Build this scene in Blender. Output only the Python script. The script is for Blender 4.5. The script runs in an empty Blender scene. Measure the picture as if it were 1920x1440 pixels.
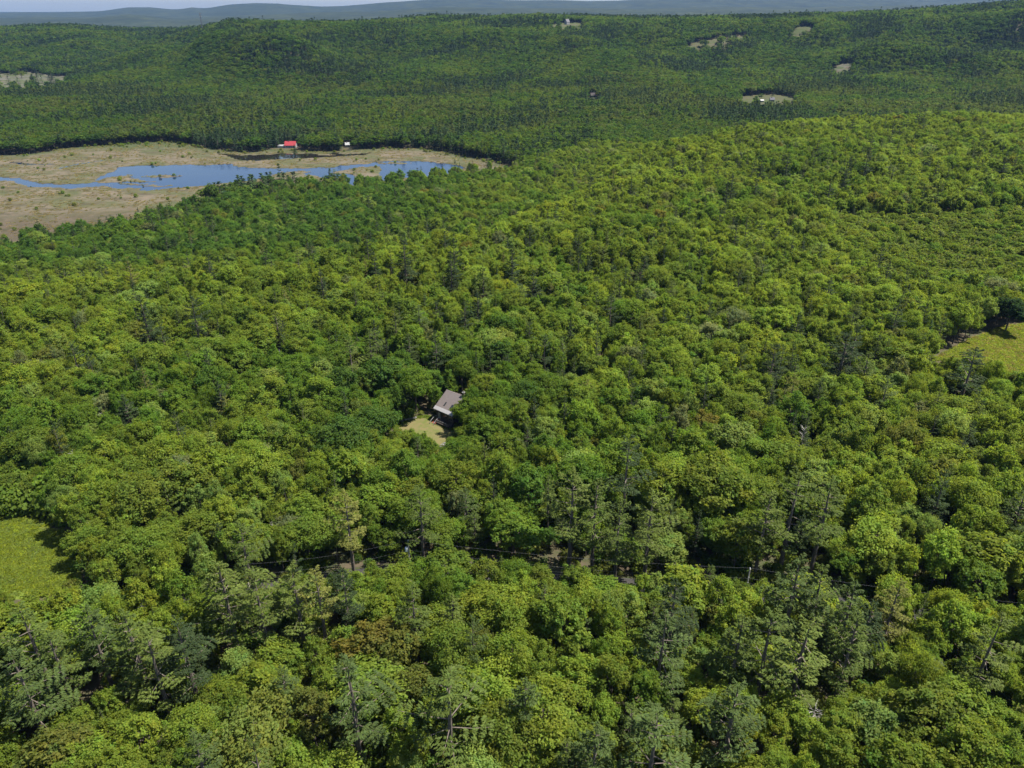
import bpy, math, random
import numpy as np
from mathutils import Vector, Matrix, Quaternion

PI = math.pi
scene = bpy.context.scene
COL = scene.collection

# ------------------------------------------------------------------ camera
CAM = np.array([0.0, 0.0, 150.0])
PITCH = math.radians(26.9)
cam_data = bpy.data.cameras.new("camera")
cam_data.sensor_width = 36.0
cam_data.lens = 25.84
cam_data.clip_start = 1.0
cam_data.clip_end = 60000.0
cam = bpy.data.objects.new("camera", cam_data)
cam.location = CAM
cam.rotation_euler = (PI / 2 - PITCH, 0, 0)
COL.objects.link(cam)
scene.camera = cam

# ------------------------------------------------------------------ sky, sun, exposure
SUN_EL = math.radians(62)
SUN_AZ = math.radians(84)          # clockwise from +Y: behind the hills, to the right
world = bpy.data.worlds.new("World")
scene.world = world
world.use_nodes = True
nt = world.node_tree
nt.nodes.clear()
sky = nt.nodes.new("ShaderNodeTexSky")
sky.sky_type = 'NISHITA'
sky.sun_disc = False
sky.sun_elevation = SUN_EL
sky.sun_rotation = SUN_AZ
sky.altitude = 200
sky.air_density = 1.0
sky.dust_density = 1.0
sky.ozone_density = 0.9
bg = nt.nodes.new("ShaderNodeBackground")
bg.inputs["Strength"].default_value = 0.066
wo = nt.nodes.new("ShaderNodeOutputWorld")
nt.links.new(sky.outputs[0], bg.inputs[0])
nt.links.new(bg.outputs[0], wo.inputs[0])

sun_data = bpy.data.lights.new("sun", 'SUN')
sun_data.energy = 4.15
sun_data.angle = math.radians(0.5)
sun_data.color = (1.0, 0.95, 0.86)
sun = bpy.data.objects.new("sun", sun_data)
sdir = Vector((math.sin(SUN_AZ) * math.cos(SUN_EL), math.cos(SUN_AZ) * math.cos(SUN_EL), math.sin(SUN_EL)))
sun.rotation_euler = (-sdir).to_track_quat('-Z', 'Y').to_euler()
sun.location = (0, 0, 400)
COL.objects.link(sun)

vs = scene.view_settings
vs.view_transform = 'Standard'
vs.look = 'None'
vs.exposure = 1.5
vs.gamma = 1.0
vs.use_curve_mapping = False
cy = scene.cycles
cy.max_bounces = 6
cy.diffuse_bounces = 4
cy.glossy_bounces = 2
cy.transmission_bounces = 3
cy.volume_bounces = 0
cy.use_denoising = True
cy.caustics_reflective = False
cy.caustics_refractive = False

# TERRAIN BEGIN
def sstep(a, b, t):
    t = np.clip((np.asarray(t, float) - a) / (b - a), 0.0, 1.0)
    return t * t * (3 - 2 * t)

def wob(x, y, L, seed):
    """smooth rolling noise of wavelength about L, in -1..1"""
    r = np.random.RandomState(seed)
    out = 0.0
    for k in range(6):
        a = r.uniform(0, 2 * PI)
        f = 2 * PI / (L * r.uniform(0.7, 1.5))
        out = out + np.sin(x * math.cos(a) * f + y * math.sin(a) * f + r.uniform(0, 2 * PI))
    return out / 3.2

BX = [-700, -370, -250, -121, -90, -6, 50, 117, 300, 520, 900, 1500]
BY = [120, 235, 262, 316, 336, 391, 480, 640, 770, 790, 790, 760]
BW = [260, 240, 130, 62, 52, 52, 64, 100, 130, 150, 180, 230]
SX = [-900, -600, -372, -290, -218, -110, 0, 60]
SY = [400, 430, 492, 560, 670, 735, 785, 850]
# hill crest seen from the drone: tangent of azimuth, distance, height of the ground
HU = [-0.8215, -0.6264, -0.541, -0.4638, -0.4115, -0.3818, -0.3446, -0.2992, -0.2602, -0.2082, -0.169, -0.1168, -0.0649, 0.0259, 0.0649, 0.1559, 0.2856, 0.3502, 0.4147, 0.466, 0.5296, 0.618, 0.7953]
HC = [3000, 3000, 3000, 3000, 2900, 2500, 2350, 2350, 2350, 2400, 2500, 2550, 2600, 2600, 2600, 2600, 2600, 2600, 2550, 2500, 2500, 2450, 2400]
HZ = [91.2, 85.9, 93.0, 78.9, 82.5, 92.7, 113.1, 111.7, 110.3, 109.8, 113.1, 120.1, 124.3, 124.3, 121.3, 115.3, 119.8, 124.3, 129.0, 134.9, 144.9, 160.2, 177.4]

def ground_z(x, y):
    x = np.asarray(x, float); y = np.asarray(y, float)
    B = np.interp(x, BX, BY)
    W = np.interp(x, BX, BW)
    d = y - B
    plate = 1 - sstep(0, W, d)
    base = 36 + 2.0 * sstep(190, 120, y) + 1.6 * wob(x, y, 150, 3) * sstep(140, 260, y)
    base = base + 7 * sstep(60, 320, x) * sstep(330, 620, y) + 3.0 * wob(x, y, 230, 8) * sstep(260, 500, y)
    S = np.interp(x, SX, SY)
    lowl = 5 * (1 - sstep(B + 0.4 * W, S, y)) * (1 - sstep(40, 140, x))
    valley = 5 * sstep(0, 120, x) * sstep(500, 700, y) + 6.0 * sstep(1010, 1200, y) + (2 + 2.5 * wob(x, y, 260, 5)) * sstep(1010, 1300, y)
    low = np.maximum(lowl, valley)
    low = low + 1.2 * wob(x, y, 120, 4) * sstep(0, 60, d) * (1 - sstep(S - 90, S, y))
    z = base * plate + low * (1 - plate)
    # the hills behind the valley
    yy = np.maximum(y, 1.0)
    u = x / yy
    C = np.interp(u, HU, HC)
    H = np.interp(u, HU, HZ)
    t = sstep(1330, C, y)
    spur = 34 * wob(x, y, 700, 11) + 12 * wob(x, y, 300, 12)
    edge = t * (1 - t) * 3.2
    hill = np.maximum(H - 10, 4) * t + spur * edge
    back = sstep(C, C + 900, y)
    hill = hill * (1 - back) + (0.55 * H - 10) * back
    z = z + hill * sstep(1300, 1500, y)
    return z
# TERRAIN END

def gz(x, y):
    return float(ground_z(x, y))

# ------------------------------------------------------------------ materials
def new_mat(name):
    m = bpy.data.materials.new(name)
    m.use_nodes = True
    n = m.node_tree.nodes
    n.clear()
    out = n.new("ShaderNodeOutputMaterial")
    return m, n, m.node_tree.links, out

def simple_mat(name, col, rough=0.7, noise=0.25, scale=3.0, spec=0.3, metal=0.0, bump=0.0):
    m, n, l, out = new_mat(name)
    b = n.new("ShaderNodeBsdfPrincipled")
    b.inputs["Roughness"].default_value = rough
    b.inputs["Metallic"].default_value = metal
    b.inputs["Specular IOR Level"].default_value = spec
    tc = n.new("ShaderNodeTexCoord")
    nz = n.new("ShaderNodeTexNoise")
    nz.inputs["Scale"].default_value = scale
    nz.inputs["Detail"].default_value = 6
    l.new(tc.outputs["Object"], nz.inputs["Vector"])
    mr = n.new("ShaderNodeMapRange")
    mr.inputs[1].default_value = 0.3; mr.inputs[2].default_value = 0.7
    mr.inputs[3].default_value = 1 - noise; mr.inputs[4].default_value = 1 + noise
    l.new(nz.outputs["Fac"], mr.inputs[0])
    mx = n.new("ShaderNodeVectorMath"); mx.operation = 'SCALE'
    mx.inputs[0].default_value = col
    l.new(mr.outputs[0], mx.inputs["Scale"])
    l.new(mx.outputs[0], b.inputs["Base Color"])
    if bump:
        bp = n.new("ShaderNodeBump"); bp.inputs["Strength"].default_value = bump
        l.new(nz.outputs["Fac"], bp.inputs["Height"]); l.new(bp.outputs[0], b.inputs["Normal"])
    l.new(b.outputs[0], out.inputs[0])
    return m

def leaf_mat(name, rough, transl):
    m, n, l, out = new_mat(name)
    tint = n.new("ShaderNodeAttribute"); tint.attribute_type = 'INSTANCER'; tint.attribute_name = "tint"
    var = n.new("ShaderNodeAttribute"); var.attribute_type = 'GEOMETRY'; var.attribute_name = "leafvar"
    mul = n.new("ShaderNodeVectorMath"); mul.operation = 'MULTIPLY'
    l.new(tint.outputs["Vector"], mul.inputs[0]); l.new(var.outputs["Vector"], mul.inputs[1])
    b = n.new("ShaderNodeBsdfPrincipled")
    b.inputs["Roughness"].default_value = rough
    b.inputs["Specular IOR Level"].default_value = 0.07
    l.new(mul.outputs[0], b.inputs["Base Color"])
    tr = n.new("ShaderNodeBsdfTranslucent")
    warm = n.new("ShaderNodeVectorMath"); warm.operation = 'MULTIPLY'
    warm.inputs[1].default_value = (1.5, 1.45, 0.7)
    l.new(mul.outputs[0], warm.inputs[0]); l.new(warm.outputs[0], tr.inputs["Color"])
    mx = n.new("ShaderNodeMixShader"); mx.inputs[0].default_value = transl
    l.new(b.outputs[0], mx.inputs[1]); l.new(tr.outputs[0], mx.inputs[2])
    l.new(mx.outputs[0], out.inputs[0])
    return m

M_LEAF = leaf_mat("broadleaf_leaves", 0.55, 0.56)
M_NEEDLE = leaf_mat("conifer_needles", 0.6, 0.32)
M_BARK = simple_mat("bark", (0.10, 0.082, 0.066), 0.9, 0.4, 4.0)
M_GREYBARK = simple_mat("grey_dead_wood", (0.30, 0.28, 0.25), 0.9, 0.3, 4.0)

def blend_mat(name, cols, scales, rough=0.9, attr=None, spec=0.15):
    """several colours mixed by world-space noise; attr names a colour attribute that multiplies"""
    m, n, l, out = new_mat(name)
    b = n.new("ShaderNodeBsdfPrincipled")
    b.inputs["Roughness"].default_value = rough
    b.inputs["Specular IOR Level"].default_value = spec
    geo = n.new("ShaderNodeNewGeometry")
    cur = None
    for i, c in enumerate(cols):
        if cur is None:
            rgb = n.new("ShaderNodeRGB"); rgb.outputs[0].default_value = (*c, 1); cur = rgb.outputs[0]
            continue
        nz = n.new("ShaderNodeTexNoise"); nz.inputs["Scale"].default_value = scales[i - 1]
        nz.inputs["Detail"].default_value = 8; nz.inputs["Roughness"].default_value = 0.65
        off = n.new("ShaderNodeVectorMath"); off.operation = 'ADD'; off.inputs[1].default_value = (i * 37.3, i * 11.1, 0)
        l.new(geo.outputs["Position"], off.inputs[0]); l.new(off.outputs[0], nz.inputs["Vector"])
        mr = n.new("ShaderNodeMapRange"); mr.inputs[1].default_value = 0.42; mr.inputs[2].default_value = 0.6
        l.new(nz.outputs["Fac"], mr.inputs[0])
        mx = n.new("ShaderNodeMix"); mx.data_type = 'RGBA'
        l.new(mr.outputs[0], mx.inputs[0]); l.new(cur, mx.inputs[6]); mx.inputs[7].default_value = (*c, 1)
        cur = mx.outputs[2]
    if attr:
        at = n.new("ShaderNodeAttribute"); at.attribute_name = attr
        mx = n.new("ShaderNodeMix"); mx.data_type = 'RGBA'; mx.blend_type = 'MULTIPLY'; mx.inputs[0].default_value = 1
        l.new(cur, mx.inputs[6]); l.new(at.outputs["Color"], mx.inputs[7]); cur = mx.outputs[2]
    l.new(cur, b.inputs["Base Color"])
    l.new(b.outputs[0], out.inputs[0])
    return m

M_FLOOR = blend_mat("forest_floor", [(0.055, 0.045, 0.026), (0.035, 0.05, 0.016), (0.075, 0.058, 0.038)], [0.05, 0.25])
M_HILLS = blend_mat("far_wooded_hills", [(0.020, 0.031, 0.011), (0.008, 0.014, 0.008), (0.034, 0.042, 0.016), (0.014, 0.020, 0.010)], [0.006, 0.004, 0.012])
M_LAWN = blend_mat("mown_lawn", [(0.105, 0.107, 0.033), (0.078, 0.096, 0.023), (0.125, 0.105, 0.045)], [0.16, 0.35])
M_MEADOW = blend_mat("rough_meadow", [(0.10, 0.135, 0.018), (0.112, 0.135, 0.022), (0.085, 0.12, 0.016), (0.12, 0.12, 0.03)], [0.06, 0.3, 0.11])
M_DRYGRASS = blend_mat("dry_field", [(0.046, 0.058, 0.017), (0.038, 0.054, 0.014), (0.06, 0.055, 0.027)], [0.02, 0.035])
M_ROCKFIELD = blend_mat("stony_slope", [(0.070, 0.066, 0.036), (0.095, 0.084, 0.074), (0.042, 0.055, 0.018)], [0.03, 0.05])
M_ROAD = blend_mat("worn_asphalt", [(0.03, 0.029, 0.028), (0.042, 0.039, 0.036)], [0.4], 0.85)
M_DIRT = blend_mat("dirt_track", [(0.045, 0.042, 0.022), (0.035, 0.045, 0.015)], [0.4])
M_MARSH = blend_mat("marsh_sedge", [(0.094, 0.080, 0.052), (0.074, 0.068, 0.038), (0.115, 0.092, 0.063)], [0.035, 0.12], attr="patch")

def water_mat(name, col, bump, scale, tintc):
    m, n, l, out = new_mat(name)
    b = n.new("ShaderNodeBsdfPrincipled")
    b.inputs["Base Color"].default_value = (*col, 1)
    b.inputs["Roughness"].default_value = 0.04
    b.inputs["IOR"].default_value = 1.33
    b.inputs["Specular Tint"].default_value = tintc
    geo = n.new("ShaderNodeNewGeometry")
    nz = n.new("ShaderNodeTexNoise"); nz.inputs["Scale"].default_value = scale; nz.inputs["Detail"].default_value = 3
    l.new(geo.outputs["Position"], nz.inputs["Vector"])
    # wind: long calm and ruffled streaks
    mp = n.new("ShaderNodeMapping"); mp.inputs["Scale"].default_value = (0.010, 0.034, 1)
    wn = n.new("ShaderNodeTexNoise"); wn.inputs["Scale"].default_value = 1.0; wn.inputs["Detail"].default_value = 4
    l.new(geo.outputs["Position"], mp.inputs["Vector"]); l.new(mp.outputs[0], wn.inputs["Vector"])
    mr = n.new("ShaderNodeMapRange"); mr.inputs[1].default_value = 0.40; mr.inputs[2].default_value = 0.62
    mr.inputs[3].default_value = bump * 0.12; mr.inputs[4].default_value = bump
    l.new(wn.outputs["Fac"], mr.inputs[0])
    bp = n.new("ShaderNodeBump"); bp.inputs["Distance"].default_value = 0.2
    l.new(mr.outputs[0], bp.inputs["Strength"])
    l.new(nz.outputs["Fac"], bp.inputs["Height"]); l.new(bp.outputs[0], b.inputs["Normal"])
    l.new(b.outputs[0], out.inputs[0])
    return m
M_WATER = water_mat("pond_water", (0.004, 0.014, 0.045), 0.45, 0.6, (0.28, 0.52, 0.90, 1))
M_CREEK = water_mat("creek_water", (0.012, 0.011, 0.009), 0.03, 0.5, (0.7, 0.8, 0.9, 1))

# ------------------------------------------------------------------ mesh helpers
class MB:
    def __init__(self):
        self.v = []; self.f = []
    def quad(self, a, b, c, d):
        i = len(self.v); self.v += [tuple(a), tuple(b), tuple(c), tuple(d)]; self.f.append((i, i + 1, i + 2, i + 3))
    def poly(self, pts):
        i = len(self.v); self.v += [tuple(p) for p in pts]; self.f.append(tuple(range(i, i + len(pts))))
    def box(self, x0, x1, y0, y1, z0, z1):
        i = len(self.v)
        self.v += [(x0, y0, z0), (x1, y0, z0), (x1, y1, z0), (x0, y1, z0), (x0, y0, z1), (x1, y0, z1), (x1, y1, z1), (x0, y1, z1)]
        self.f += [tuple(i + k for k in q) for q in ((3, 2, 1, 0), (4, 5, 6, 7), (0, 1, 5, 4), (1, 2, 6, 5), (2, 3, 7, 6), (3, 0, 4, 7))]
    def slab(self, pts, t):
        """a flat polygon pts given a thickness t downwards"""
        i = len(self.v); n = len(pts)
        self.v += [tuple(p) for p in pts] + [(p[0], p[1], p[2] - t) for p in pts]
        self.f.append(tuple(i + k for k in range(n)))
        self.f.append(tuple(i + n + k for k in reversed(range(n))))
        for k in range(n):
            k2 = (k + 1) % n
            self.f.append((i + k, i + n + k, i + n + k2, i + k2))
    def tube(self, pts, radii, seg=6, cap=True):
        pts = [Vector(p) for p in pts]
        if not hasattr(radii, '__len__'): radii = [radii] * len(pts)
        i0 = len(self.v)
        for k, p in enumerate(pts):
            d = (pts[min(k + 1, len(pts) - 1)] - pts[max(k - 1, 0)]).normalized()
            a = d.cross(Vector((0.3, 0.9, 0.1))); 
            if a.length < 0.05: a = d.cross(Vector((1, 0, 0)))
            a.normalize(); b = d.cross(a)
            for s in range(seg):
                t = 2 * PI * s / seg
                self.v.append(tuple(p + (a * math.cos(t) + b * math.sin(t)) * radii[k]))
        for k in range(len(pts) - 1):
            for s in range(seg):
                s2 = (s + 1) % seg
                self.f.append((i0 + k * seg + s, i0 + k * seg + s2, i0 + (k + 1) * seg + s2, i0 + (k + 1) * seg + s))
        if cap:
            self.f.append(tuple(i0 + s for s in reversed(range(seg))))
            self.f.append(tuple(i0 + (len(pts) - 1) * seg + s for s in range(seg)))
    def mesh(self, name, mat):
        me = bpy.data.meshes.new(name)
        me.from_pydata(self.v, [], self.f)
        if mat: me.materials.append(mat)
        me.update()
        return me
    def build(self, name, mat, parent=None):
        o = bpy.data.objects.new(name, self.mesh(name, mat))
        COL.objects.link(o)
        if parent is not None: o.parent = parent
        return o

def tag(o, label=None, cat=None, group=None, kind=None):
    if label: o["label"] = label
    if cat: o["category"] = cat
    if group: o["group"] = group
    if kind: o["kind"] = kind
    return o

def empty(name, loc, rz=0.0, **kw):
    o = bpy.data.objects.new(name, None)
    o.empty_display_size = 0.5
    o.location = loc
    o.rotation_euler = (0, 0, rz)
    COL.objects.link(o)
    return tag(o, **kw)

def np_mesh(name, verts, quads, mats, attrs=(), smooth=False, tris=None, mat_idx=None):
    """mesh from numpy arrays; attrs: (name, type, domain, array)"""
    me = bpy.data.meshes.new(name)
    verts = np.asarray(verts, np.float32); quads = np.asarray(quads, np.int32)
    k = quads.shape[1]
    me.vertices.add(len(verts)); me.vertices.foreach_set("co", verts.ravel())
    me.loops.add(quads.size); me.loops.foreach_set("vertex_index", quads.ravel())
    me.polygons.add(len(quads))
    me.polygons.foreach_set("loop_start", np.arange(0, quads.size, k, dtype=np.int32))
    me.polygons.foreach_set("loop_total", np.full(len(quads), k, np.int32))
    for m in mats: me.materials.append(m)
    if mat_idx is not None: me.polygons.foreach_set("material_index", np.asarray(mat_idx, np.int32))
    if smooth: me.polygons.foreach_set("use_smooth", np.ones(len(quads), bool))
    me.update(calc_edges=True)
    for an, at, ad, arr in attrs:
        a = me.attributes.new(an, at, ad)
        key = {"FLOAT_VECTOR": "vector", "FLOAT_COLOR": "color"}.get(at, "value")
        a.data.foreach_set(key, np.asarray(arr).ravel())
    return me

def grid_mesh(name, xs, ys, zf, mat):
    X, Y = np.meshgrid(xs, ys)
    Z = zf(X, Y)
    nx, ny = len(xs), len(ys)
    v = np.stack([X.ravel(), Y.ravel(), Z.ravel()], 1)
    i = np.arange(nx * ny).reshape(ny, nx)
    q = np.stack([i[:-1, :-1].ravel(), i[:-1, 1:].ravel(), i[1:, 1:].ravel(), i[1:, :-1].ravel()], 1)
    me = np_mesh(name, v, q, [mat], smooth=True)
    o = bpy.data.objects.new(name, me); COL.objects.link(o)
    return o

def in_poly(x, y, poly):
    x = np.asarray(x, float); y = np.asarray(y, float)
    c = np.zeros(np.broadcast(x, y).shape, bool)
    n = len(poly)
    for i in range(n):
        x1, y1 = poly[i]; x2, y2 = poly[(i + 1) % n]
        if y1 == y2: continue
        c ^= ((y1 > y) != (y2 > y)) & (x < (x2 - x1) * (y - y1) / (y2 - y1) + x1)
    return c

def poly_dist(x, y, poly):
    """distance to the outline of poly"""
    x = np.asarray(x, float); y = np.asarray(y, float)
    best = np.full(np.broadcast(x, y).shape, 1e9)
    n = len(poly)
    for i in range(n):
        x1, y1 = poly[i]; x2, y2 = poly[(i + 1) % n]
        dx, dy = x2 - x1, y2 - y1
        L = dx * dx + dy * dy + 1e-9
        t = np.clip(((x - x1) * dx + (y - y1) * dy) / L, 0, 1)
        best = np.minimum(best, np.hypot(x - x1 - t * dx, y - y1 - t * dy))
    return best

# ------------------------------------------------------------------ plan of the place (metres east, metres north of the drone)
MARSH = [(-735.23, 855.11), (-595.62, 882.59), (-568.79, 889.72), (-553.0, 911.74), (-553.93, 930.88), (-522.94, 946.73), (-502.39, 958.95), (-452.93, 984.29), (-422.03, 975.71), (-372.91, 934.8), (-338.83, 911.74), (-304.55, 904.29), (-297.47, 923.14), (-286.74, 930.88), (-265.14, 923.14), (-236.54, 911.74), (-217.36, 911.74), (-193.26, 919.31), (-157.01, 934.8), (-104.27, 930.88), (-83.43, 915.51), (-49.27, 875.57), (-20.87, 845.21), (2.88, 813.67), (-5.6, 789.95), (-38.59, 775.76), (-53.72, 753.99), (-103.48, 723.35), (-131.29, 704.15), (-172.72, 708.86), (-209.56, 694.89), (-241.62, 685.85), (-263.77, 651.71), (-281.0, 613.11), (-302.26, 581.71), (-318.58, 547.02), (-335.54, 526.78), (-344.56, 502.62), (-348.68, 485.12), (-363.97, 444.64), (-430.56, 406.0)]
POND = [(-648.0, 787.07), (-558.66, 770.21), (-517.37, 756.65), (-503.9, 756.65), (-477.03, 738.38), (-460.71, 728.3), (-439.77, 723.35), (-422.97, 725.82), (-413.86, 728.3), (-410.91, 735.84), (-417.41, 753.99), (-420.36, 778.56), (-418.68, 789.95), (-423.51, 810.63), (-420.64, 816.73), (-406.1, 822.9), (-388.47, 819.8), (-372.36, 822.9), (-356.13, 826.02), (-337.45, 822.9), (-310.51, 829.17), (-296.55, 813.67), (-274.52, 807.62), (-262.19, 804.62), (-227.99, 804.62), (-205.89, 807.62), (-192.24, 810.63), (-185.54, 819.8), (-172.23, 826.02), (-158.18, 829.17), (-153.93, 838.73), (-143.1, 845.21), (-119.67, 848.49), (-95.4, 845.21), (-76.43, 832.33), (-57.98, 819.8), (-51.47, 807.62), (-56.61, 798.7), (-63.82, 781.38), (-78.9, 764.73), (-91.91, 759.33), (-107.79, 756.65), (-116.7, 743.52), (-128.61, 738.38), (-141.87, 735.84), (-144.87, 723.35), (-154.74, 720.9), (-167.11, 725.82), (-172.89, 738.38), (-177.22, 748.72), (-183.73, 753.99), (-194.01, 756.65), (-201.34, 764.73), (-210.87, 770.21), (-219.2, 781.38), (-230.3, 781.38), (-242.57, 775.76), (-247.59, 764.73), (-250.6, 756.65), (-255.41, 746.11), (-263.55, 738.38), (-277.63, 733.31), (-289.73, 723.35), (-301.54, 713.63), (-320.04, 708.86), (-332.27, 701.82), (-340.29, 694.89), (-348.28, 694.89), (-352.0, 706.5), (-360.68, 708.86), (-366.51, 701.82), (-377.32, 706.5), (-388.43, 713.63), (-394.74, 716.04), (-403.76, 713.63), (-412.78, 706.5), (-421.64, 704.15), (-438.21, 711.24), (-450.95, 711.24), (-462.54, 713.63), (-475.99, 723.35), (-492.85, 738.38), (-509.21, 743.52), (-547.95, 753.99), (-635.34, 770.21)]
POND_ISLANDS = [[(-378.6, 762.02), (-360.9, 768.83), (-334.66, 764.73), (-340.62, 759.33), (-360.51, 755.32)], [(-245.38, 785.64), (-224.19, 789.95), (-206.69, 787.07), (-221.61, 779.97)], [(-357.83, 716.04), (-340.42, 720.9), (-323.46, 717.25), (-336.3, 711.24)], [(-153.66, 837.12), (-130.48, 840.34), (-109.14, 835.52), (-126.05, 829.8), (-143.79, 830.75)], [(-401.74, 746.11), (-374.24, 727.06), (-341.47, 723.35), (-371.37, 720.9)], [(-411.2, 733.31), (-408.28, 753.99), (-399.96, 764.73), (-390.14, 772.97), (-387.65, 759.33), (-380.2, 751.35), (-363.35, 743.52), (-351.01, 735.84), (-365.63, 733.31), (-378.33, 735.84), (-396.87, 730.8)], [(-141.65, 813.67), (-156.28, 818.26), (-166.42, 810.63), (-174.91, 795.76), (-186.52, 784.22), (-186.34, 775.76), (-168.14, 775.76), (-160.01, 762.02), (-148.63, 750.03), (-138.35, 746.11), (-130.04, 747.42)]]
CREEK = [(-354.64, 902.45), (-340.05, 896.95), (-323.82, 886.14), (-311.37, 886.14), (-298.91, 886.14), (-287.52, 889.72), (-277.08, 896.95), (-258.19, 896.95), (-236.15, 896.95), (-225.43, 886.14), (-206.75, 886.14), (-219.56, 898.78), (-207.72, 902.45), (-190.99, 891.52), (-173.5, 898.78), (-166.87, 904.29), (-168.76, 889.72), (-191.63, 879.07), (-209.02, 873.83), (-231.5, 865.23), (-251.91, 861.84), (-266.12, 858.46), (-287.21, 848.49), (-306.25, 851.79), (-316.78, 865.23), (-336.28, 886.14)]
CHANNELS = [[(-481.71, 801.65), (-481.23, 819.8), (-476.2, 832.33), (-465.07, 845.21), (-458.29, 861.84), (-461.6, 882.59)], [(-386.02, 896.95), (-379.58, 908.0), (-368.0, 904.29)], [(-556.52, 838.73), (-525.44, 826.02), (-506.77, 829.17)], [(-86.86, 882.59), (-71.88, 889.72), (-55.84, 882.59)]]
LAWN = [(-36.85, 195.49), (-34.42, 198.12), (-31.56, 201.83), (-26.97, 202.86), (-24.28, 201.15), (-20.58, 196.79), (-16.21, 192.91), (-16.25, 188.52), (-18.52, 184.88), (-20.98, 180.76), (-24.16, 184.88), (-27.08, 188.52), (-30.41, 189.76), (-34.02, 190.38)]
MEADOW_WEST = [(-150.58, 150.93), (-127.57, 148.51), (-120.67, 148.08), (-113.56, 147.22), (-109.12, 143.43), (-108.11, 140.17), (-101.45, 134.35), (-96.51, 127.28), (-95.2, 123.01), (-96.74, 120.71), (-102.84, 119.74), (-108.9, 118.47), (-125.69, 116.59)]
MEADOW_EAST = [(152.0, 241.23), (161.42, 249.22), (170.4, 256.63), (181.35, 266.02), (190.8, 272.6), (200.21, 279.45), (229.32, 287.2), (227.2, 256.63), (196.98, 214.93), (177.11, 216.85), (172.55, 222.36), (171.06, 228.94), (171.97, 235.83), (170.4, 243.07), (163.03, 243.07)]
CLEARINGS = [('stony_slope', [(-1235.8, 1805.2), (-1207.9, 1877.0), (-1168.8, 1918.4), (-1114.8, 1910.9), (-1014.8, 1821.7), (-967.5, 1754.3), (-953.7, 1674.0), (-953.1, 1622.9), (-978.0, 1572.3), (-1020.1, 1572.2), (-1075.8, 1560.5)], 'rock'), ('field', [(389.2, 1362.3), (420.1, 1406.8), (461.5, 1417.7), (485.2, 1407.5), (495.3, 1374.7), (489.3, 1334.9), (461.0, 1326.4), (421.3, 1314.9), (393.6, 1328.3)], 'dry'), ('field', [(422.2, 2009.8), (457.2, 2040.6), (522.2, 2090.9), (627.2, 2174.0), (630.3, 2151.8), (561.2, 2078.9), (495.0, 2028.5), (450.0, 2003.3)], 'dry'), ('field', [(735.4, 2142.4), (766.7, 2182.8), (808.5, 2181.2), (775.8, 2137.6), (739.7, 2111.0)], 'dry'), ('stony_slope', [(694.0, 1730.3), (722.9, 1764.0), (736.1, 1733.2), (716.0, 1686.8), (691.4, 1691.4)], 'rock'), ('hilltop_yard', [(102.7, 2247.5), (140.5, 2343.8), (183.6, 2388.3), (211.8, 2389.8), (189.2, 2299.7), (133.6, 2223.4)], 'dry')]
ROAD = [(-160, 99.0), (-100, 110.5), (-62, 120.0), (-40, 125.0), (-22, 128.6), (48, 120.5), (80, 115.5), (103, 111.5), (135, 103)]
POLES = [(-56.0, 120.0, 8.6, 'utility pole hidden among the pines left of the meadow road', False), (-22.3, 125.4, 10.6, 'weathered utility pole with a pale transformer can above the young trees', True), (48.5, 116.5, 10.6, 'bare weathered utility pole beside the big grey-green pine', False), (118.0, 104.0, 10.6, 'utility pole lost among the trees at the right end of the line', False)]

# ------------------------------------------------------------------ ground, hills
def near_ground(X, Y):
    z = ground_z(X, Y)
    inside = in_poly(X, Y, MARSH)
    d = poly_dist(X, Y, MARSH)
    return np.where(inside, np.minimum(z, np.where(d > 12, -3.0, 0.0 - 0.25 * d)), np.where(d < 25, np.maximum(z, 0.25), z))
g = grid_mesh("ground", np.arange(-2760, 2761, 12.0), np.arange(-160, 3501, 12.0), near_ground, M_FLOOR)
tag(g, kind='structure')

RIDGES = [(7500, 1900, [-0.9502, -0.6239, -0.5064, -0.4668, -0.4095, -0.3504, -0.2593, -0.1683, -0.1034, 0.0258, 0.1551, 0.2518, 0.3488, 0.4774, 0.6189, 0.929], [67.0, 89.0, 102.0, 124.0, 84.0, 111.0, 128.0, 145.0, 171.0, 180.0, 171.0, 184.0, 180.0, 197.0, 206.0, 197.0]), (11500, 2300, [-0.9457, -0.622, -0.5828, -0.5504, -0.4985, -0.4651, -0.4392, -0.4074, -0.3875, -0.3716, -0.3419, -0.3093, -0.2835, -0.2676, -0.2324, -0.2066, -0.1546, -0.1029, -0.0643, -0.0129, 0.0257, 0.0901, 0.1287, 0.1799, 0.2824, 0.4105, 0.615, 0.9225], [129.0, 123.0, 136.0, 136.0, 143.0, 192.0, 196.0, 169.0, 196.0, 179.0, 222.0, 248.0, 252.0, 235.0, 202.0, 209.0, 262.0, 294.0, 308.0, 294.0, 285.0, 268.0, 278.0, 314.0, 334.0, 353.0, 379.0, 379.0]), (17000, 2500, [-1.1394, -0.6216, -0.492, -0.4077, -0.2326, -0.0387, 0.1545, 0.3469, 0.6161, 0.9241], [139.0, 134.0, 139.0, 149.0, 198.0, 305.0, 325.0, 393.0, 431.0, 431.0])]
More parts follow.
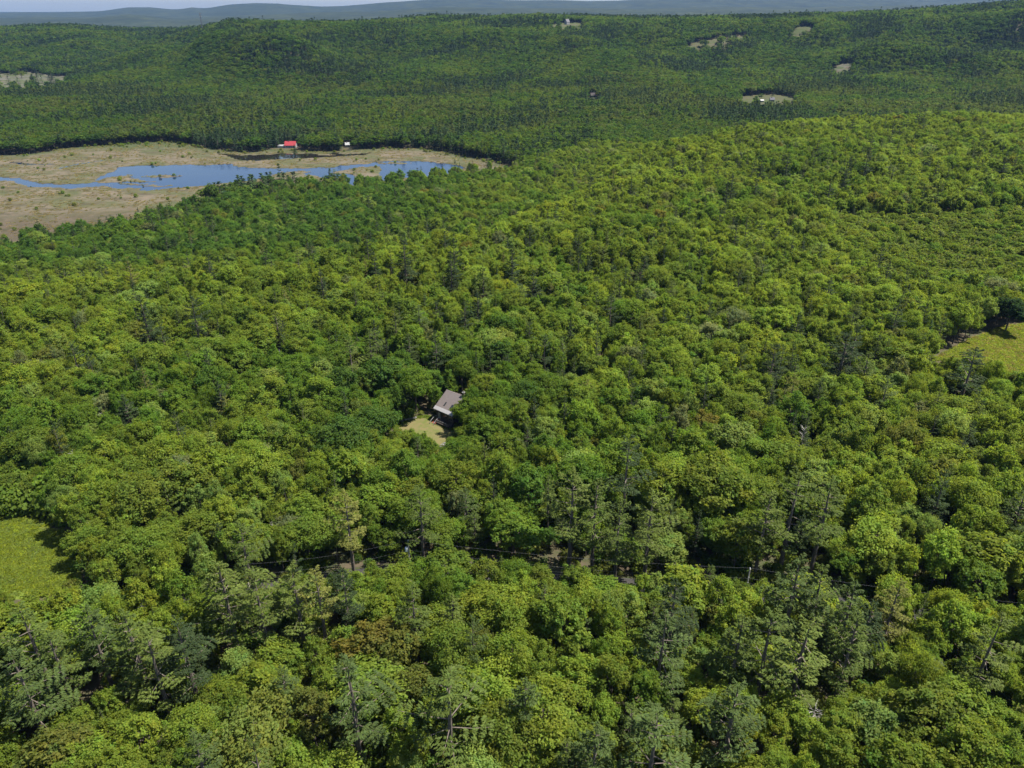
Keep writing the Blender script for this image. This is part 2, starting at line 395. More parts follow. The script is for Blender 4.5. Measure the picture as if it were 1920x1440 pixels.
def far_z(X, Y):
    R = np.hypot(X, Y)
    u = X / np.maximum(Y, 1.0)
    z = np.full(X.shape, 62.0) + 12 * wob(X, Y, 2600, 21)
    near = (np.abs(X) < 2700) & (Y > -120) & (Y < 3440)
    for (dist, wid, us, hs) in RIDGES:
        h = np.interp(u, us, hs)
        prof = np.exp(-((Y - dist) / wid) ** 2)
        h = h + 10 * wob(X, Y, 1500, int(dist) % 97) * 0.6
        z = np.maximum(z, h * prof + 55 * (1 - prof) + 9 * wob(X, Y, 900, int(dist) % 89) * prof * (1 - prof) * 4)
    z = np.where(Y < 3600, np.minimum(z, 60), z)
    return np.where(near, -30.0, z)
xs = np.unique(np.concatenate([np.arange(-26000, 26001, 260.0), np.arange(-9000, 9001, 90.0)]))
ys = np.unique(np.concatenate([np.arange(-400, 27001, 220.0), np.arange(3300, 13000, 80.0)]))
h = grid_mesh("hills", xs, ys, far_z, M_HILLS)
tag(h, kind='structure')

# ------------------------------------------------------------------ marsh, pond, creek
def marsh_z(X, Y):
    ins = in_poly(X, Y, MARSH)
    d = poly_dist(X, Y, MARSH)
    z = 0.35 + 0.16 * wob(X, Y, 14, 31) + 0.10 * wob(X, Y, 6, 32)
    z = np.where(ins, z, -4.0)
    jx = X + 1.6 * wob(X, Y, 17, 33) + 0.8 * wob(X, Y, 7, 36); jy = Y + 2.4 * wob(X, Y, 15, 34) + 1.2 * wob(X, Y, 6, 35)
    wet = in_poly(jx, jy, POND)
    for isl in POND_ISLANDS: wet &= ~in_poly(jx, jy, isl)
    wet |= in_poly(jx, jy, CREEK)
    for ch in CHANNELS: wet |= poly_dist(X + 1.5 * wob(X, Y, 12, 37), Y + 2 * wob(X, Y, 14, 38), ch + ch[::-1]) < 1.9
    return np.where(wet, -1.2, z)
mxs = np.arange(-640, 110, 2.2); mys = np.arange(440, 1010, 2.6)
mo = grid_mesh("marsh", mxs, mys, marsh_z, M_MARSH)
tag(mo, kind='structure')
me = mo.data
co = np.empty(len(me.vertices) * 3, np.float32); me.vertices.foreach_get("co", co); co = co.reshape(-1, 3)
px_, py_ = co[:, 0], co[:, 1]
patch = np.ones((len(co), 4), np.float32)
def mixp(w, c):
    global patch
    for k in range(3): patch[:, k] = patch[:, k] * (1 - w) + c[k] * w
n1 = wob(px_, py_, 60, 41); n2 = wob(px_, py_, 25, 42); n3 = wob(px_, py_, 110, 43)
mixp(sstep(0.0, 0.6, n1) * 0.8, (0.58, 0.76, 0.44))                       # greener sedge
mixp(sstep(0.2, 0.9, n2) * 0.6, (0.70, 0.66, 0.60))
n4 = wob(px_ * 0.45, py_ * 1.7, 34, 44); mixp(sstep(0.25, 0.7, n4) * 0.6, (0.66, 0.74, 0.46)); n5 = wob(px_ * 0.4, py_ * 1.9, 22, 45); mixp(sstep(0.4, 0.9, n5) * 0.6, (0.45, 0.45, 0.38))                        # grey-brown
far_edge = np.clip(sstep(900, 955, py_) * sstep(-330, -400, px_) + sstep(26, 6, poly_dist(px_, py_, MARSH)) * 0.8, 0, 1)
mixp(far_edge * 0.85, (0.42, 0.66, 0.34))                                  # green belt under the far trees
south = sstep(640, 560, py_)
mixp(south * 0.85, (0.60, 0.56, 0.54))                                     # dull brown in the near corner
mixp(sstep(0.35, 0.8, n3) * south * 0.8, (0.5, 0.52, 0.4))
dp = poly_dist(px_, py_, POND)
mixp((dp < 9) * 0.55 * (0.5 + 0.5 * np.clip(n2, -1, 1)), (0.55, 0.62, 0.38))
ca = me.attributes.new("patch", 'FLOAT_COLOR', 'POINT'); ca.data.foreach_set("color", patch.ravel())

def sheet(name, outline, z, mat):
    mb = MB(); mb.poly([(x, y, z) for x, y in outline])
    return tag(mb.build(name, mat), kind='structure')
def grow(poly, d):
    cx = sum(p[0] for p in poly) / len(poly); cyy = sum(p[1] for p in poly) / len(poly)
    return cx, cyy
# the water lies under the whole bog; the marsh surface stands above it except where the pond is cut
pxs = [p[0] for p in POND]; pys = [p[1] for p in POND]
sheet("pond", [(min(pxs) - 20, min(pys) - 12), (max(pxs) + 12, min(pys) - 12), (max(pxs) + 12, max(pys) + 5), (min(pxs) - 20, max(pys) + 5)], 0.0, M_WATER)
cxs = [p[0] for p in CREEK]; cys = [p[1] for p in CREEK]
sheet("creek", [(min(cxs) - 6, max(pys) + 5.5), (max(cxs) + 6, max(pys) + 5.5), (max(cxs) + 6, max(cys) + 8), (min(cxs) - 6, max(cys) + 8)], 0.004, M_CREEK)

# ------------------------------------------------------------------ fields, lawn, road
def drape(name, poly, mat, res, lift, cat=None):
    x0 = min(p[0] for p in poly); x1 = max(p[0] for p in poly); y0 = min(p[1] for p in poly); y1 = max(p[1] for p in poly)
    xs = np.arange(x0 - res, x1 + 2 * res, res); ys = np.arange(y0 - res, y1 + 2 * res, res)
    X, Y = np.meshgrid(xs, ys)
    am = 0.5 * res if res < 4 else 1.6 * res
    jx = X + am * wob(X, Y, 9 * res, 51) + 0.5 * am * wob(X, Y, 3.5 * res, 53); jy = Y + am * wob(X, Y, 8 * res, 52)
    ins = in_poly(jx, jy, poly)
    Z = np.where(ins, ground_z(X, Y) + lift, ground_z(X, Y) - 0.6)
    nx, ny = len(xs), len(ys)
    i = np.arange(nx * ny).reshape(ny, nx)
    keep = (ins[:-1, :-1] | ins[:-1, 1:] | ins[1:, 1:] | ins[1:, :-1]).ravel()
    q = np.stack([i[:-1, :-1].ravel(), i[:-1, 1:].ravel(), i[1:, 1:].ravel(), i[1:, :-1].ravel()], 1)[keep]
    used = np.unique(q); remap = -np.ones(nx * ny, int); remap[used] = np.arange(len(used))
    v = np.stack([X.ravel(), Y.ravel(), Z.ravel()], 1)[used]
    me = np_mesh(name, v, remap[q], [mat], smooth=True)
    o = bpy.data.objects.new(name, me); COL.objects.link(o)
    return tag(o, kind='structure')
drape("lawn", LAWN, M_LAWN, 0.8, 0.25)
drape("meadow", MEADOW_WEST, M_MEADOW, 1.5, 0.25)
drape("meadow", MEADOW_EAST, M_MEADOW, 1.5, 0.25)
for nm, poly, mk in CLEARINGS:
    drape(nm, poly, {"dry": M_DRYGRASS, "rock": M_ROCKFIELD, "dirt": M_DIRT, "green": M_MEADOW}[mk], 6.0, 0.9)

def ribbon(name, line, w, lift, mat):
    mb = MB(); pts = []
    P = [Vector((x, y)) for x, y in line]
    fine = []
    for a, b in zip(P[:-1], P[1:]):
        k = max(1, int((b - a).length / 5))
        fine += [a.lerp(b, t / k) for t in range(k)]
    fine.append(P[-1])
    L = []; R = []
    for i, p in enumerate(fine):
        d = (fine[min(i + 1, len(fine) - 1)] - fine[max(i - 1, 0)]).normalized(); nrm = Vector((-d.y, d.x))
        for arr, s in ((L, 1), (R, -1)):
            q = p + nrm * (w / 2 * s); arr.append((q.x, q.y, gz(q.x, q.y) + lift))
    for i in range(len(fine) - 1):
        mb.quad(R[i], R[i + 1], L[i + 1], L[i])
    return tag(mb.build(name, mat), kind='structure')
ribbon("verge", ROAD, 6.4, 0.14, M_DIRT)
ribbon("road", ROAD, 4.8, 0.2, M_ROAD)

# ------------------------------------------------------------------ tree shapes
def unit(a):
    return a / np.maximum(np.linalg.norm(a, axis=-1, keepdims=True), 1e-6)

def cards(pos, nrm, size, rng, aspect=0.8, fold=0.18, along=None):
    """a small folded leaf-spray quad at every pos facing nrm"""
    n = len(pos)
    nrm = unit(nrm)
    if along is None:
        along = unit(rng.normal(size=(n, 3)))
    t = unit(along - nrm * (along * nrm).sum(1, keepdims=True))
    b = np.cross(nrm, t)
    s = size[:, None] if hasattr(size, '__len__') else size
    L = t * s * 0.5; Wd = b * s * 0.5 * aspect
    f = nrm * s * fold
    v = np.stack([pos - L - f * 0.3, pos + Wd * rng.uniform(0.7, 1.2, (n, 1)) + f, pos + L - f * 0.3, pos - Wd * rng.uniform(0.7, 1.2, (n, 1)) + f * rng.uniform(-0.4, 1, (n, 1))], 1).reshape(-1, 3)
    q = np.arange(4 * n).reshape(n, 4)
    return v, q

def leafvar(n, rng, lo=0.75, hi=1.25, hue=0.10, group=None, ghue=0.0):
    a = rng.uniform(lo, hi, n)
    if group is not None: a = a * group
    h = rng.uniform(-hue, hue, n) + ghue
    c = np.stack([a * (1 + h), a, a * (1 - h * 0.7)], 1)
    return np.repeat(c, 4, axis=0)

def trunk_tubes(mb_list):
    mb = MB()
    for pts, rad, seg in mb_list: mb.tube(pts, rad, seg, cap=False)
    return np.array(mb.v), np.array(mb.f)

def broadleaf(seed, form, n_lobes, per_lobe, size, fine=1.0):
    """reference tree: height 14, crown radius 4.2"""
    rng = np.random.RandomState(seed)
    prof = {"round": (4.2, 4.6, 8.6, 0.72), "dome": (4.4, 3.8, 9.6, 0.9), "oval": (3.4, 5.6, 8.2, 0.75), "loose": (4.0, 4.8, 8.8, 0.8), "pointed": (3.7, 6.2, 8.0, 0.7)}[form]
    R, Hh, zc, lr = prof
    cen = []; rad = []
    tries = 0
    while len(cen) < n_lobes and tries < 4000:
        tries += 1
        d = unit(rng.normal(size=3)); 
        if d[2] < -0.45: continue
        rr = rng.uniform(0.62, 0.98) if d[2] > -0.1 else rng.uniform(0.55, 0.9)
        az_ = math.atan2(d[1], d[0])
        wobr = 1 + 0.20 * math.sin(2 * az_ + seed) + 0.15 * math.sin(3 * az_ + 1.7 * seed + 2.2 * d[2]) + 0.10 * math.sin(5 * az_ + 2 * seed - 3 * d[2])
        topw = 1 + 0.16 * math.sin(2.6 * d[0] * 2 + seed) * math.cos(2.3 * d[1] * 2 + 2 * seed)
        p = np.array([d[0] * R * rr * wobr, d[1] * R * rr * wobr, zc + d[2] * Hh * rr * topw])
        if form == "pointed":
            tp = 1.12 - 0.62 * max(d[2], 0) - 0.1 * max(-d[2], 0); p[0] *= tp; p[1] *= tp
        r = lr * fine * rng.uniform(0.8, 1.9) * (1.15 if form == "dome" else 1.0)
        if any(np.linalg.norm(p - c) < 0.62 * (r + q) for c, q in zip(cen, rad)): continue
        cen.append(p); rad.append(r)
    cen = np.array(cen); rad = np.array(rad)
    n = len(cen)
    k = np.maximum((per_lobe * (rad / rad.mean()) ** 2).astype(int), 4)
    idx = np.repeat(np.arange(n), k)
    m = len(idx)
    out = unit(np.stack([cen[:, 0], cen[:, 1], (cen[:, 2] - zc) * R / Hh + 1.2], 1))
    d = unit(rng.normal(size=(m, 3)) + out[idx] * 0.95)
    sq = np.array([1.0, 1.0, 0.78])
    rm = rng.uniform(0.45, 1.15, (m, 1))
    stray = rng.rand(m, 1) < 0.20                                    # sprigs that stand out of the clump, mostly upward
    rm = np.where(stray, rng.uniform(1.1, 1.6, (m, 1)), rm)
    pos = cen[idx] + d * rad[idx][:, None] * rm * sq
    pos[:, 2] += np.where(stray[:, 0], rng.uniform(0.0, 0.45, m) * rad[idx], 0)
    nr = d * 0.75 + out[idx] * 0.35 + np.array([0, 0, 0.95]) + rng.normal(size=(m, 3)) * 0.72
    sz = size * rng.uniform(0.65, 1.35, m)
    if form == "loose":
        v, q = cards(pos, nr, sz * 1.15, rng, 0.55, 0.2)
    else:
        v, q = cards(pos, nr, sz, rng, 0.62)
    grp = rng.uniform(0.86, 1.14, n)[idx]
    col = leafvar(m, rng, group=grp, ghue=rng.normal(0, 0.06, n)[idx])
    tubes = [([(0, 0, -0.6), (0.05, 0, 3), (rng.uniform(-.3, .3), rng.uniform(-.3, .3), 7), (0, 0, zc + 1.5)], [0.26, 0.19, 0.14, 0.05], 6)]
    for j in range(0, n, max(1, n // 9)):
        c = cen[j]; z0 = max(3.4, min(c[2] - 2.2, zc))
        tubes.append(([(0, 0, z0), (c[0] * 0.5, c[1] * 0.5, (z0 + c[2]) / 2 + 0.3), tuple(c)], [0.10, 0.07, 0.03], 4))
    tv, tf = trunk_tubes(tubes)
    return v, q, col, tv, tf

def pine(seed, n_whorl, per_branch, size, base=0.30, wide=1.0, sparse=0.85, cone=0.0):
    """white pine: reference height 22, widest reach about 4.6; flat plates of needles on level limbs"""
    rng = np.random.RandomState(seed)
    H = 22.0
    zb = H * base
    P = []; Nn = []; S = []; A = []; G = []
    tubes = [([(0, 0, -0.6), (0.1, 0, 6), (0.05, 0.1, 14), (0, 0, H - 0.4)], [0.36, 0.28, 0.17, 0.03], 6)]
    for w in range(n_whorl):
        t = (w + rng.uniform(-0.25, 0.25)) / (n_whorl - 1)
        t = min(max(t, 0), 1)
        z = zb + (H - 0.5 - zb) * t
        reach = 4.6 * wide * (0.62 + 0.75 * t if t < 0.25 else 0.8 * (1 - ((t - 0.25) / 0.8) ** 1.25) + 0.12)
        if cone: reach = 4.6 * wide * ((1 - t) ** 0.9 + 0.07) * rng.uniform(0.85, 1.1)
        nb = int(rng.choice([3, 4, 5])) if t < 0.85 else 4
        a0 = rng.uniform(0, 2 * PI)
        for bnum in range(nb):
            if rng.rand() > sparse and t < 0.8: continue
            a = a0 + 2 * PI * bnum / nb + rng.uniform(-0.35, 0.35)
            L = reach * rng.uniform(0.55, 1.25)
            slope = (-0.04 - 0.12 * cone + 0.75 * t ** 1.6) + rng.uniform(-0.1, 0.12)
            dh = np.array([math.cos(a), math.sin(a), 0.0]); side = np.array([-math.sin(a), math.cos(a), 0.0])
            tip = dh * L + np.array([0, 0, z + slope * L + 0.25])
            if L > 1.2:
                tubes.append(([(0, 0, z), tuple(dh * L * 0.55 + np.array([0, 0, z + slope * L * 0.5 - 0.1])), tuple(tip)], [0.07, 0.05, 0.02], 3))
            m = max(6, int(per_branch * (L / 3.6) ** 1.25))
            s = np.sqrt(rng.uniform(0.10, 1.0, m))
            wdt = (0.10 + 0.36 * np.sin(np.clip(s, 0, 1) * PI * 0.86)) * L * 0.74
            lat = rng.uniform(-1, 1, m)
            # boughs in fans: gather the sprays into ribs
            ribs = np.round(s * 5) / 5
            sx = s * 0.45 + ribs * 0.55
            pos = dh * (sx * L)[:, None] + side * (lat * wdt)[:, None]
            pos[:, 2] += z + slope * L * sx + 0.25 * sx ** 2 + rng.normal(0, 0.07, m) - 0.12 * np.abs(lat)
            al = unit(dh * 0.8 + side * (lat * 0.9)[:, None] + np.array([0, 0, 0.25]) + rng.normal(size=(m, 3)) * 0.25)
            nr = np.array([0, 0, 1.0]) + rng.normal(size=(m, 3)) * 0.36 + al * 0.1
            P.append(pos); Nn.append(nr); A.append(al)
            S.append(size * rng.uniform(0.7, 1.35, m)); G.append(np.full(m, rng.uniform(0.85, 1.15)))
    # leader
    m = 26
    pos = rng.normal(size=(m, 3)) * np.array([0.25, 0.25, 0.5]) + np.array([0, 0, H - 0.6])
    P.append(pos); Nn.append(unit(rng.normal(size=(m, 3))) + np.array([0, 0, .3])); A.append(unit(rng.normal(size=(m, 3)) * .5 + np.array([0, 0, 1.0])))
    S.append(size * rng.uniform(0.6, 1.1, m)); G.append(np.ones(m))
    P = np.concatenate(P); Nn = np.concatenate(Nn); A = np.concatenate(A); S = np.concatenate(S); G = np.concatenate(G)
    v, q = cards(P, Nn, S, rng, 0.32, 0.16, along=A)
    col = leafvar(len(P), rng, 0.75, 1.25, 0.08, group=G)
    tv, tf = trunk_tubes(tubes)
    return v, q, col, tv, tf

def spruce(seed, n_whorl, per, size):
    """narrow dark spire: reference height 15, radius 2.4"""
    rng = np.random.RandomState(seed)
    H = 15.0
    P = []; Nn = []; A = []; S = []; G = []
    for w in range(n_whorl):
        t = w / (n_whorl - 1)
        z = 1.6 + (H - 1.8) * t
        reach = 2.4 * (1 - t) ** 0.85 * rng.uniform(0.85, 1.15) + 0.15
        nb = 7 if t < 0.6 else 5
        for bnum in range(nb):
            a = rng.uniform(0, 2 * PI); L = reach * rng.uniform(0.75, 1.2)
            m = max(3, int(per * L / 1.6))
            s = rng.uniform(0.2, 1, m)
            dh = np.array([math.cos(a), math.sin(a), 0]); side = np.array([-math.sin(a), math.cos(a), 0])
            lat = rng.uniform(-1, 1, m) * 0.28 * L
            pos = dh * (s * L)[:, None] + side * lat[:, None]
            pos[:, 2] += z - 0.28 * s * L + 0.12 * s ** 2 * L
            P.append(pos); A.append(unit(dh + side * 0.4 * np.sign(lat)[:, None] + np.array([0, 0, -0.12]) + rng.normal(size=(m, 3)) * 0.2))
            Nn.append(np.array([0, 0, 1.0]) + dh * 0.45 + rng.normal(size=(m, 3)) * 0.4)
            S.append(size * rng.uniform(0.7, 1.3, m)); G.append(np.full(m, rng.uniform(0.85, 1.15)))
    P = np.concatenate(P); Nn = np.concatenate(Nn); A = np.concatenate(A); S = np.concatenate(S); G = np.concatenate(G)
    v, q = cards(P, Nn, S, rng, 0.5, 0.16, along=A)
    col = leafvar(len(P), rng, 0.75, 1.25, 0.08, group=G)
    tv, tf = trunk_tubes([([(0, 0, -0.5), (0, 0, 8), (0, 0, H)], [0.2, 0.12, 0.02], 6)])
    return v, q, col, tv, tf

def snag(seed):
    """dead bare tree, reference height 11"""
    rng = np.random.RandomState(seed)
    tubes = [([(0, 0, -0.5), (0.1, 0.1, 5), (0.25, 0, 11)], [0.22, 0.16, 0.04], 6)]
    for k in range(22):
        z = rng.uniform(3.5, 10.2); a = rng.uniform(0, 2 * PI); L = rng.uniform(1.0, 2.6) * (1.15 - z / 14)
        d = np.array([math.cos(a), math.sin(a), 0])
        e = d * L + np.array([0.1, 0, z + L * rng.uniform(0.25, 0.9)])
        tubes.append(([(0.1, 0.02, z), tuple(d * L * .5 + np.array([0.1, 0, z + L * .3])), tuple(e)], [0.06, 0.045, 0.015], 3))
        for j in range(3):
            b = a + rng.uniform(-1, 1); f = np.array([math.cos(b), math.sin(b), 0.7]) * rng.uniform(0.4, 1.0)
            m0 = d * L * .6 + np.array([0.1, 0, z + L * .38])
            tubes.append(([tuple(m0), tuple(m0 + f)], [0.03, 0.012], 3))
    return trunk_tubes(tubes)

CARD_ATTR = lambda col: [("leafvar", 'FLOAT_VECTOR', 'POINT', col.astype(np.float32))]
class Kind:
    def __init__(self, stem, part, mat):
        self.stem = stem; self.part = part; self.mat = mat
        self.crown = []; self.trunk = []; self.coll = bpy.data.collections.new(stem + "_shapes")
    def add(self, v, q, col, tv, tf, i, keep_parts=True):
        if keep_parts:
            self.crown.append(np_mesh("crown", v, q, [self.mat], CARD_ATTR(col)))
            tm = bpy.data.meshes.new("trunk"); tm.from_pydata(tv.tolist(), [], tf.tolist()); tm.materials.append(M_BARK); tm.update()
            self.trunk.append(tm)
        vv = np.concatenate([v, tv]); qq = np.concatenate([q, tf + len(v)])
        cc = np.concatenate([col, np.ones((len(tv), 3))])
        mi = np.concatenate([np.zeros(len(q), int), np.ones(len(tf), int)])
        whole = np_mesh(self.stem, vv, qq, [self.mat, M_BARK], CARD_ATTR(cc), mat_idx=mi)
        self.coll.objects.link(bpy.data.objects.new("%s_shape_%02d" % (self.stem, i), whole))
        return self

BROAD = Kind("broadleaf_tree", "crown", M_LEAF)
forms = ["round", "dome", "oval", "loose", "loose", "dome", "pointed", "loose", "oval", "pointed"]
for i, f in enumerate(forms):
    SZ = [0.46, 0.39, 0.42, 0.50, 0.41, 0.45, 0.38, 0.44, 0.40, 0.47][i]
    BROAD.add(*broadleaf(100 + i, f, {"dome": 96, "oval": 84, "round": 92, "loose": 100, "pointed": 84}[f], int({"loose": 50}.get(f, 58) * (0.5 / SZ) ** 1.4), SZ, 0.70), i)
PINE = Kind("pine_tree", "crown", M_NEEDLE)
for i in range(7):
    PINE.add(*pine(200 + i, [9, 10, 8, 10, 9, 10, 8][i], 190, 0.45, [0.30, 0.36, 0.22, 0.28, 0.40, 0.2, 0.33][i], [1.0, 0.9, 1.1, 0.82, 1.0, 1.0, 1.15][i]), i)
for i in range(7, 10):      # dense, steeply conical, boughs almost to the ground
    PINE.add(*pine(200 + i, [14, 13, 15][i - 7], 170, 0.50, 0.12, [1.0, 0.9, 0.85][i - 7], 1.0, 1.0), i)
SPRUCE = Kind("spruce_tree", "crown", M_NEEDLE)
for i in range(4):
    SPRUCE.add(*spruce(300 + i, 22, 9, 0.62), i)
FAR_BROAD = Kind("far_broadleaf", "crown", M_LEAF)
for i in range(6):
    FAR_BROAD.add(*broadleaf(400 + i, ["round", "dome", "oval", "round", "loose", "dome"][i], 22, 16, 1.35), i, False)
FAR_CONIFER = Kind("far_conifer", "crown", M_NEEDLE)
for i in range(3):
    FAR_CONIFER.add(*pine(500 + i, 9, 11, 1.7, 0.15, 0.85), i, False)
for i in range(3):
    FAR_CONIFER.add(*spruce(520 + i, 11, 3, 1.4), 3 + i, False)
SNAG_MESH = []
for i in range(4):
    tv, tf = snag(600 + i)
    m = bpy.data.meshes.new("bare_limbs"); m.from_pydata(tv.tolist(), [], tf.tolist()); m.materials.append(M_GREYBARK); m.update()
    SNAG_MESH.append(m)
SNAGS = bpy.data.collections.new("snag_shapes")
for i, m in enumerate(SNAG_MESH): SNAGS.objects.link(bpy.data.objects.new("snag_shape_%02d" % i, m))
SHRUB = Kind("shrub", "crown", M_LEAF)
for i in range(4):
    rng = np.random.RandomState(700 + i)
    m = 260
    d = unit(rng.normal(size=(m, 3)) + np.array([0, 0, 0.5]))
    pos = d * rng.uniform(0.55, 1.0, (m, 1)) * np.array([1.3, 1.3, 1.1]) + np.array([0, 0, 0.9])
    pos += (rng.normal(size=(8, 3)) * 0.25)[rng.randint(0, 8, m)]
    v, q = cards(pos, d + np.array([0, 0, .5]) + rng.normal(size=(m, 3)) * 0.5, 0.42 * rng.uniform(.6, 1.3, m), rng)
    tv, tf = trunk_tubes([([(0, 0, -.2), (0, 0, 1.2)], [0.05, 0.02], 4)])
    SHRUB.add(v, q, leafvar(m, rng), tv, tf, i, False)
TUFT = Kind("tuft", "crown", M_LEAF)
for i in range(3):
    rng = np.random.RandomState(800 + i)
    m = 26
    al = unit(rng.normal(size=(m, 3)) * np.array([.7, .7, .2]) + np.array([0, 0, .9]))
    pos = rng.normal(size=(m, 3)) * np.array([.3, .3, 0]) + al * 0.22
    v, q = cards(pos, rng.normal(size=(m, 3)) * 0.6 + np.array([0, 0, 1.2]), 0.5 * rng.uniform(.6, 1.3, m), rng, 0.28, 0.1, along=al)
    tv, tf = trunk_tubes([([(0, 0, -.1), (0, 0, .2)], [0.02, 0.01], 3)])
    TUFT.add(v, q, leafvar(m, rng), tv, tf, i, False)

def scatter(name, coll, pts, rot, scl, idx, tint, label):
    """one object of kind stuff: countless alike plants on the points of its mesh"""
    n = len(pts)
    me = bpy.data.meshes.new(name)
    me.vertices.add(n); me.vertices.foreach_set("co", np.asarray(pts, np.float32).ravel())
    for an, at, arr in (("rot", 'FLOAT', rot), ("scl", 'FLOAT_VECTOR', scl), ("idx", 'INT', idx), ("tint", 'FLOAT_VECTOR', tint)):
        a = me.attributes.new(an, at, 'POINT')
        a.data.foreach_set("vector" if at == 'FLOAT_VECTOR' else "value", np.asarray(arr, np.int32 if at == 'INT' else np.float32).ravel())
    o = bpy.data.objects.new(name, me); COL.objects.link(o)
    ng = bpy.data.node_groups.new(name, 'GeometryNodeTree')
    ng.interface.new_socket("Geometry", in_out='INPUT', socket_type='NodeSocketGeometry')
    ng.interface.new_socket("Geometry", in_out='OUTPUT', socket_type='NodeSocketGeometry')
    N = ng.nodes; Lk = ng.links
    gi = N.new("NodeGroupInput"); go = N.new("NodeGroupOutput")
    ci = N.new("GeometryNodeCollectionInfo"); ci.inputs["Collection"].default_value = coll
    ci.inputs["Separate Children"].default_value = True; ci.inputs["Reset Children"].default_value = True
    iop = N.new("GeometryNodeInstanceOnPoints"); iop.inputs["Pick Instance"].default_value = True
    def na(nm, ty):
        a = N.new("GeometryNodeInputNamedAttribute"); a.data_type = ty; a.inputs["Name"].default_value = nm
        return next(s for s in a.outputs if s.enabled)
    cx = N.new("ShaderNodeCombineXYZ")
    Lk.new(na("rot", 'FLOAT'), cx.inputs[2])
    Lk.new(gi.outputs[0], iop.inputs["Points"]); Lk.new(ci.outputs[0], iop.inputs["Instance"])
    Lk.new(na("idx", 'INT'), iop.inputs["Instance Index"])
    Lk.new(cx.outputs[0], iop.inputs["Rotation"]); Lk.new(na("scl", 'FLOAT_VECTOR'), iop.inputs["Scale"])
    Lk.new(iop.outputs[0], go.inputs[0])
    md = o.modifiers.new("growth", 'NODES'); md.node_group = ng
    return tag(o, label=label, kind='stuff')

# ------------------------------------------------------------------ where the trees stand
RNG = np.random.RandomState(7)
TINT = {
    "lime": (0.150, 0.196, 0.026), "yellow": (0.166, 0.202, 0.026), "green": (0.096, 0.152, 0.019), "deep": (0.066, 0.118, 0.021),
    "olive": (0.122, 0.160, 0.024), "pale": (0.150, 0.196, 0.045), "russet": (0.140, 0.132, 0.026), "brown": (0.120, 0.138, 0.028),
    "grey": (0.132, 0.152, 0.065), "dark": (0.034, 0.066, 0.020),
    "pine": (0.076, 0.106, 0.023), "pinepale": (0.098, 0.128, 0.028), "pineblue": (0.064, 0.093, 0.026), "pinedark": (0.036, 0.055, 0.020),
    "pinegold": (0.142, 0.150, 0.036), "spruce": (0.036, 0.056, 0.024),
}
FOOT = []          # no-tree footprints (polygon, margin)
FOOT += [(LAWN, 1.5), (MEADOW_WEST, 1.0), (MEADOW_EAST, 1.0)]
FOOT += [(p, 0.5) for _, p, _ in CLEARINGS]
CABIN_XY = (-24.3, 200.0)
CAB_EX = Vector((0.772, -0.633, 0)).normalized(); CAB_EY = Vector((-CAB_EX.y, CAB_EX.x, 0))
def cab(x, y):
    p = Vector((CABIN_XY[0], CABIN_XY[1], 0)) + CAB_EX * x + CAB_EY * y
    return (p.x, p.y)
FOOT.append(([cab(-1.2, -4), cab(8.2, -3), cab(8.2, 13.5), cab(-1.2, 13.5)], 1.0))
HOUSES = [('red', -271.9, 938.7, 13.1, 8, 0.0), ('white', -203.1, 942.7, 5.3, 5, 0.25), ('hill', 155.7, 2318.1, 12.1, 10, 0.75), ('dark', 143.5, 1399.2, 7.6, 8, 0.1), ('shed', 423.9, 1329.4, 5.4, 4, 0.05), ('grey', 444.5, 1340.4, 7.3, 6, -0.1)]
for (kind_, hx, hy, w_, d_, rz_) in HOUSES:
    FOOT.append(([(hx - w_, hy - d_ - 3), (hx + w_, hy - d_ - 3), (hx + w_, hy + d_), (hx - w_, hy + d_)], 4.0))

def road_dist(x, y):
    return poly_dist(x, y, ROAD + ROAD[::-1])

def blocked(x, y):
    b = np.zeros(np.shape(x), bool)
    for poly, mg in FOOT:
        b |= in_poly(x, y, poly) | (poly_dist(x, y, poly) < mg)
    b |= in_poly(x, y, MARSH)
    return b

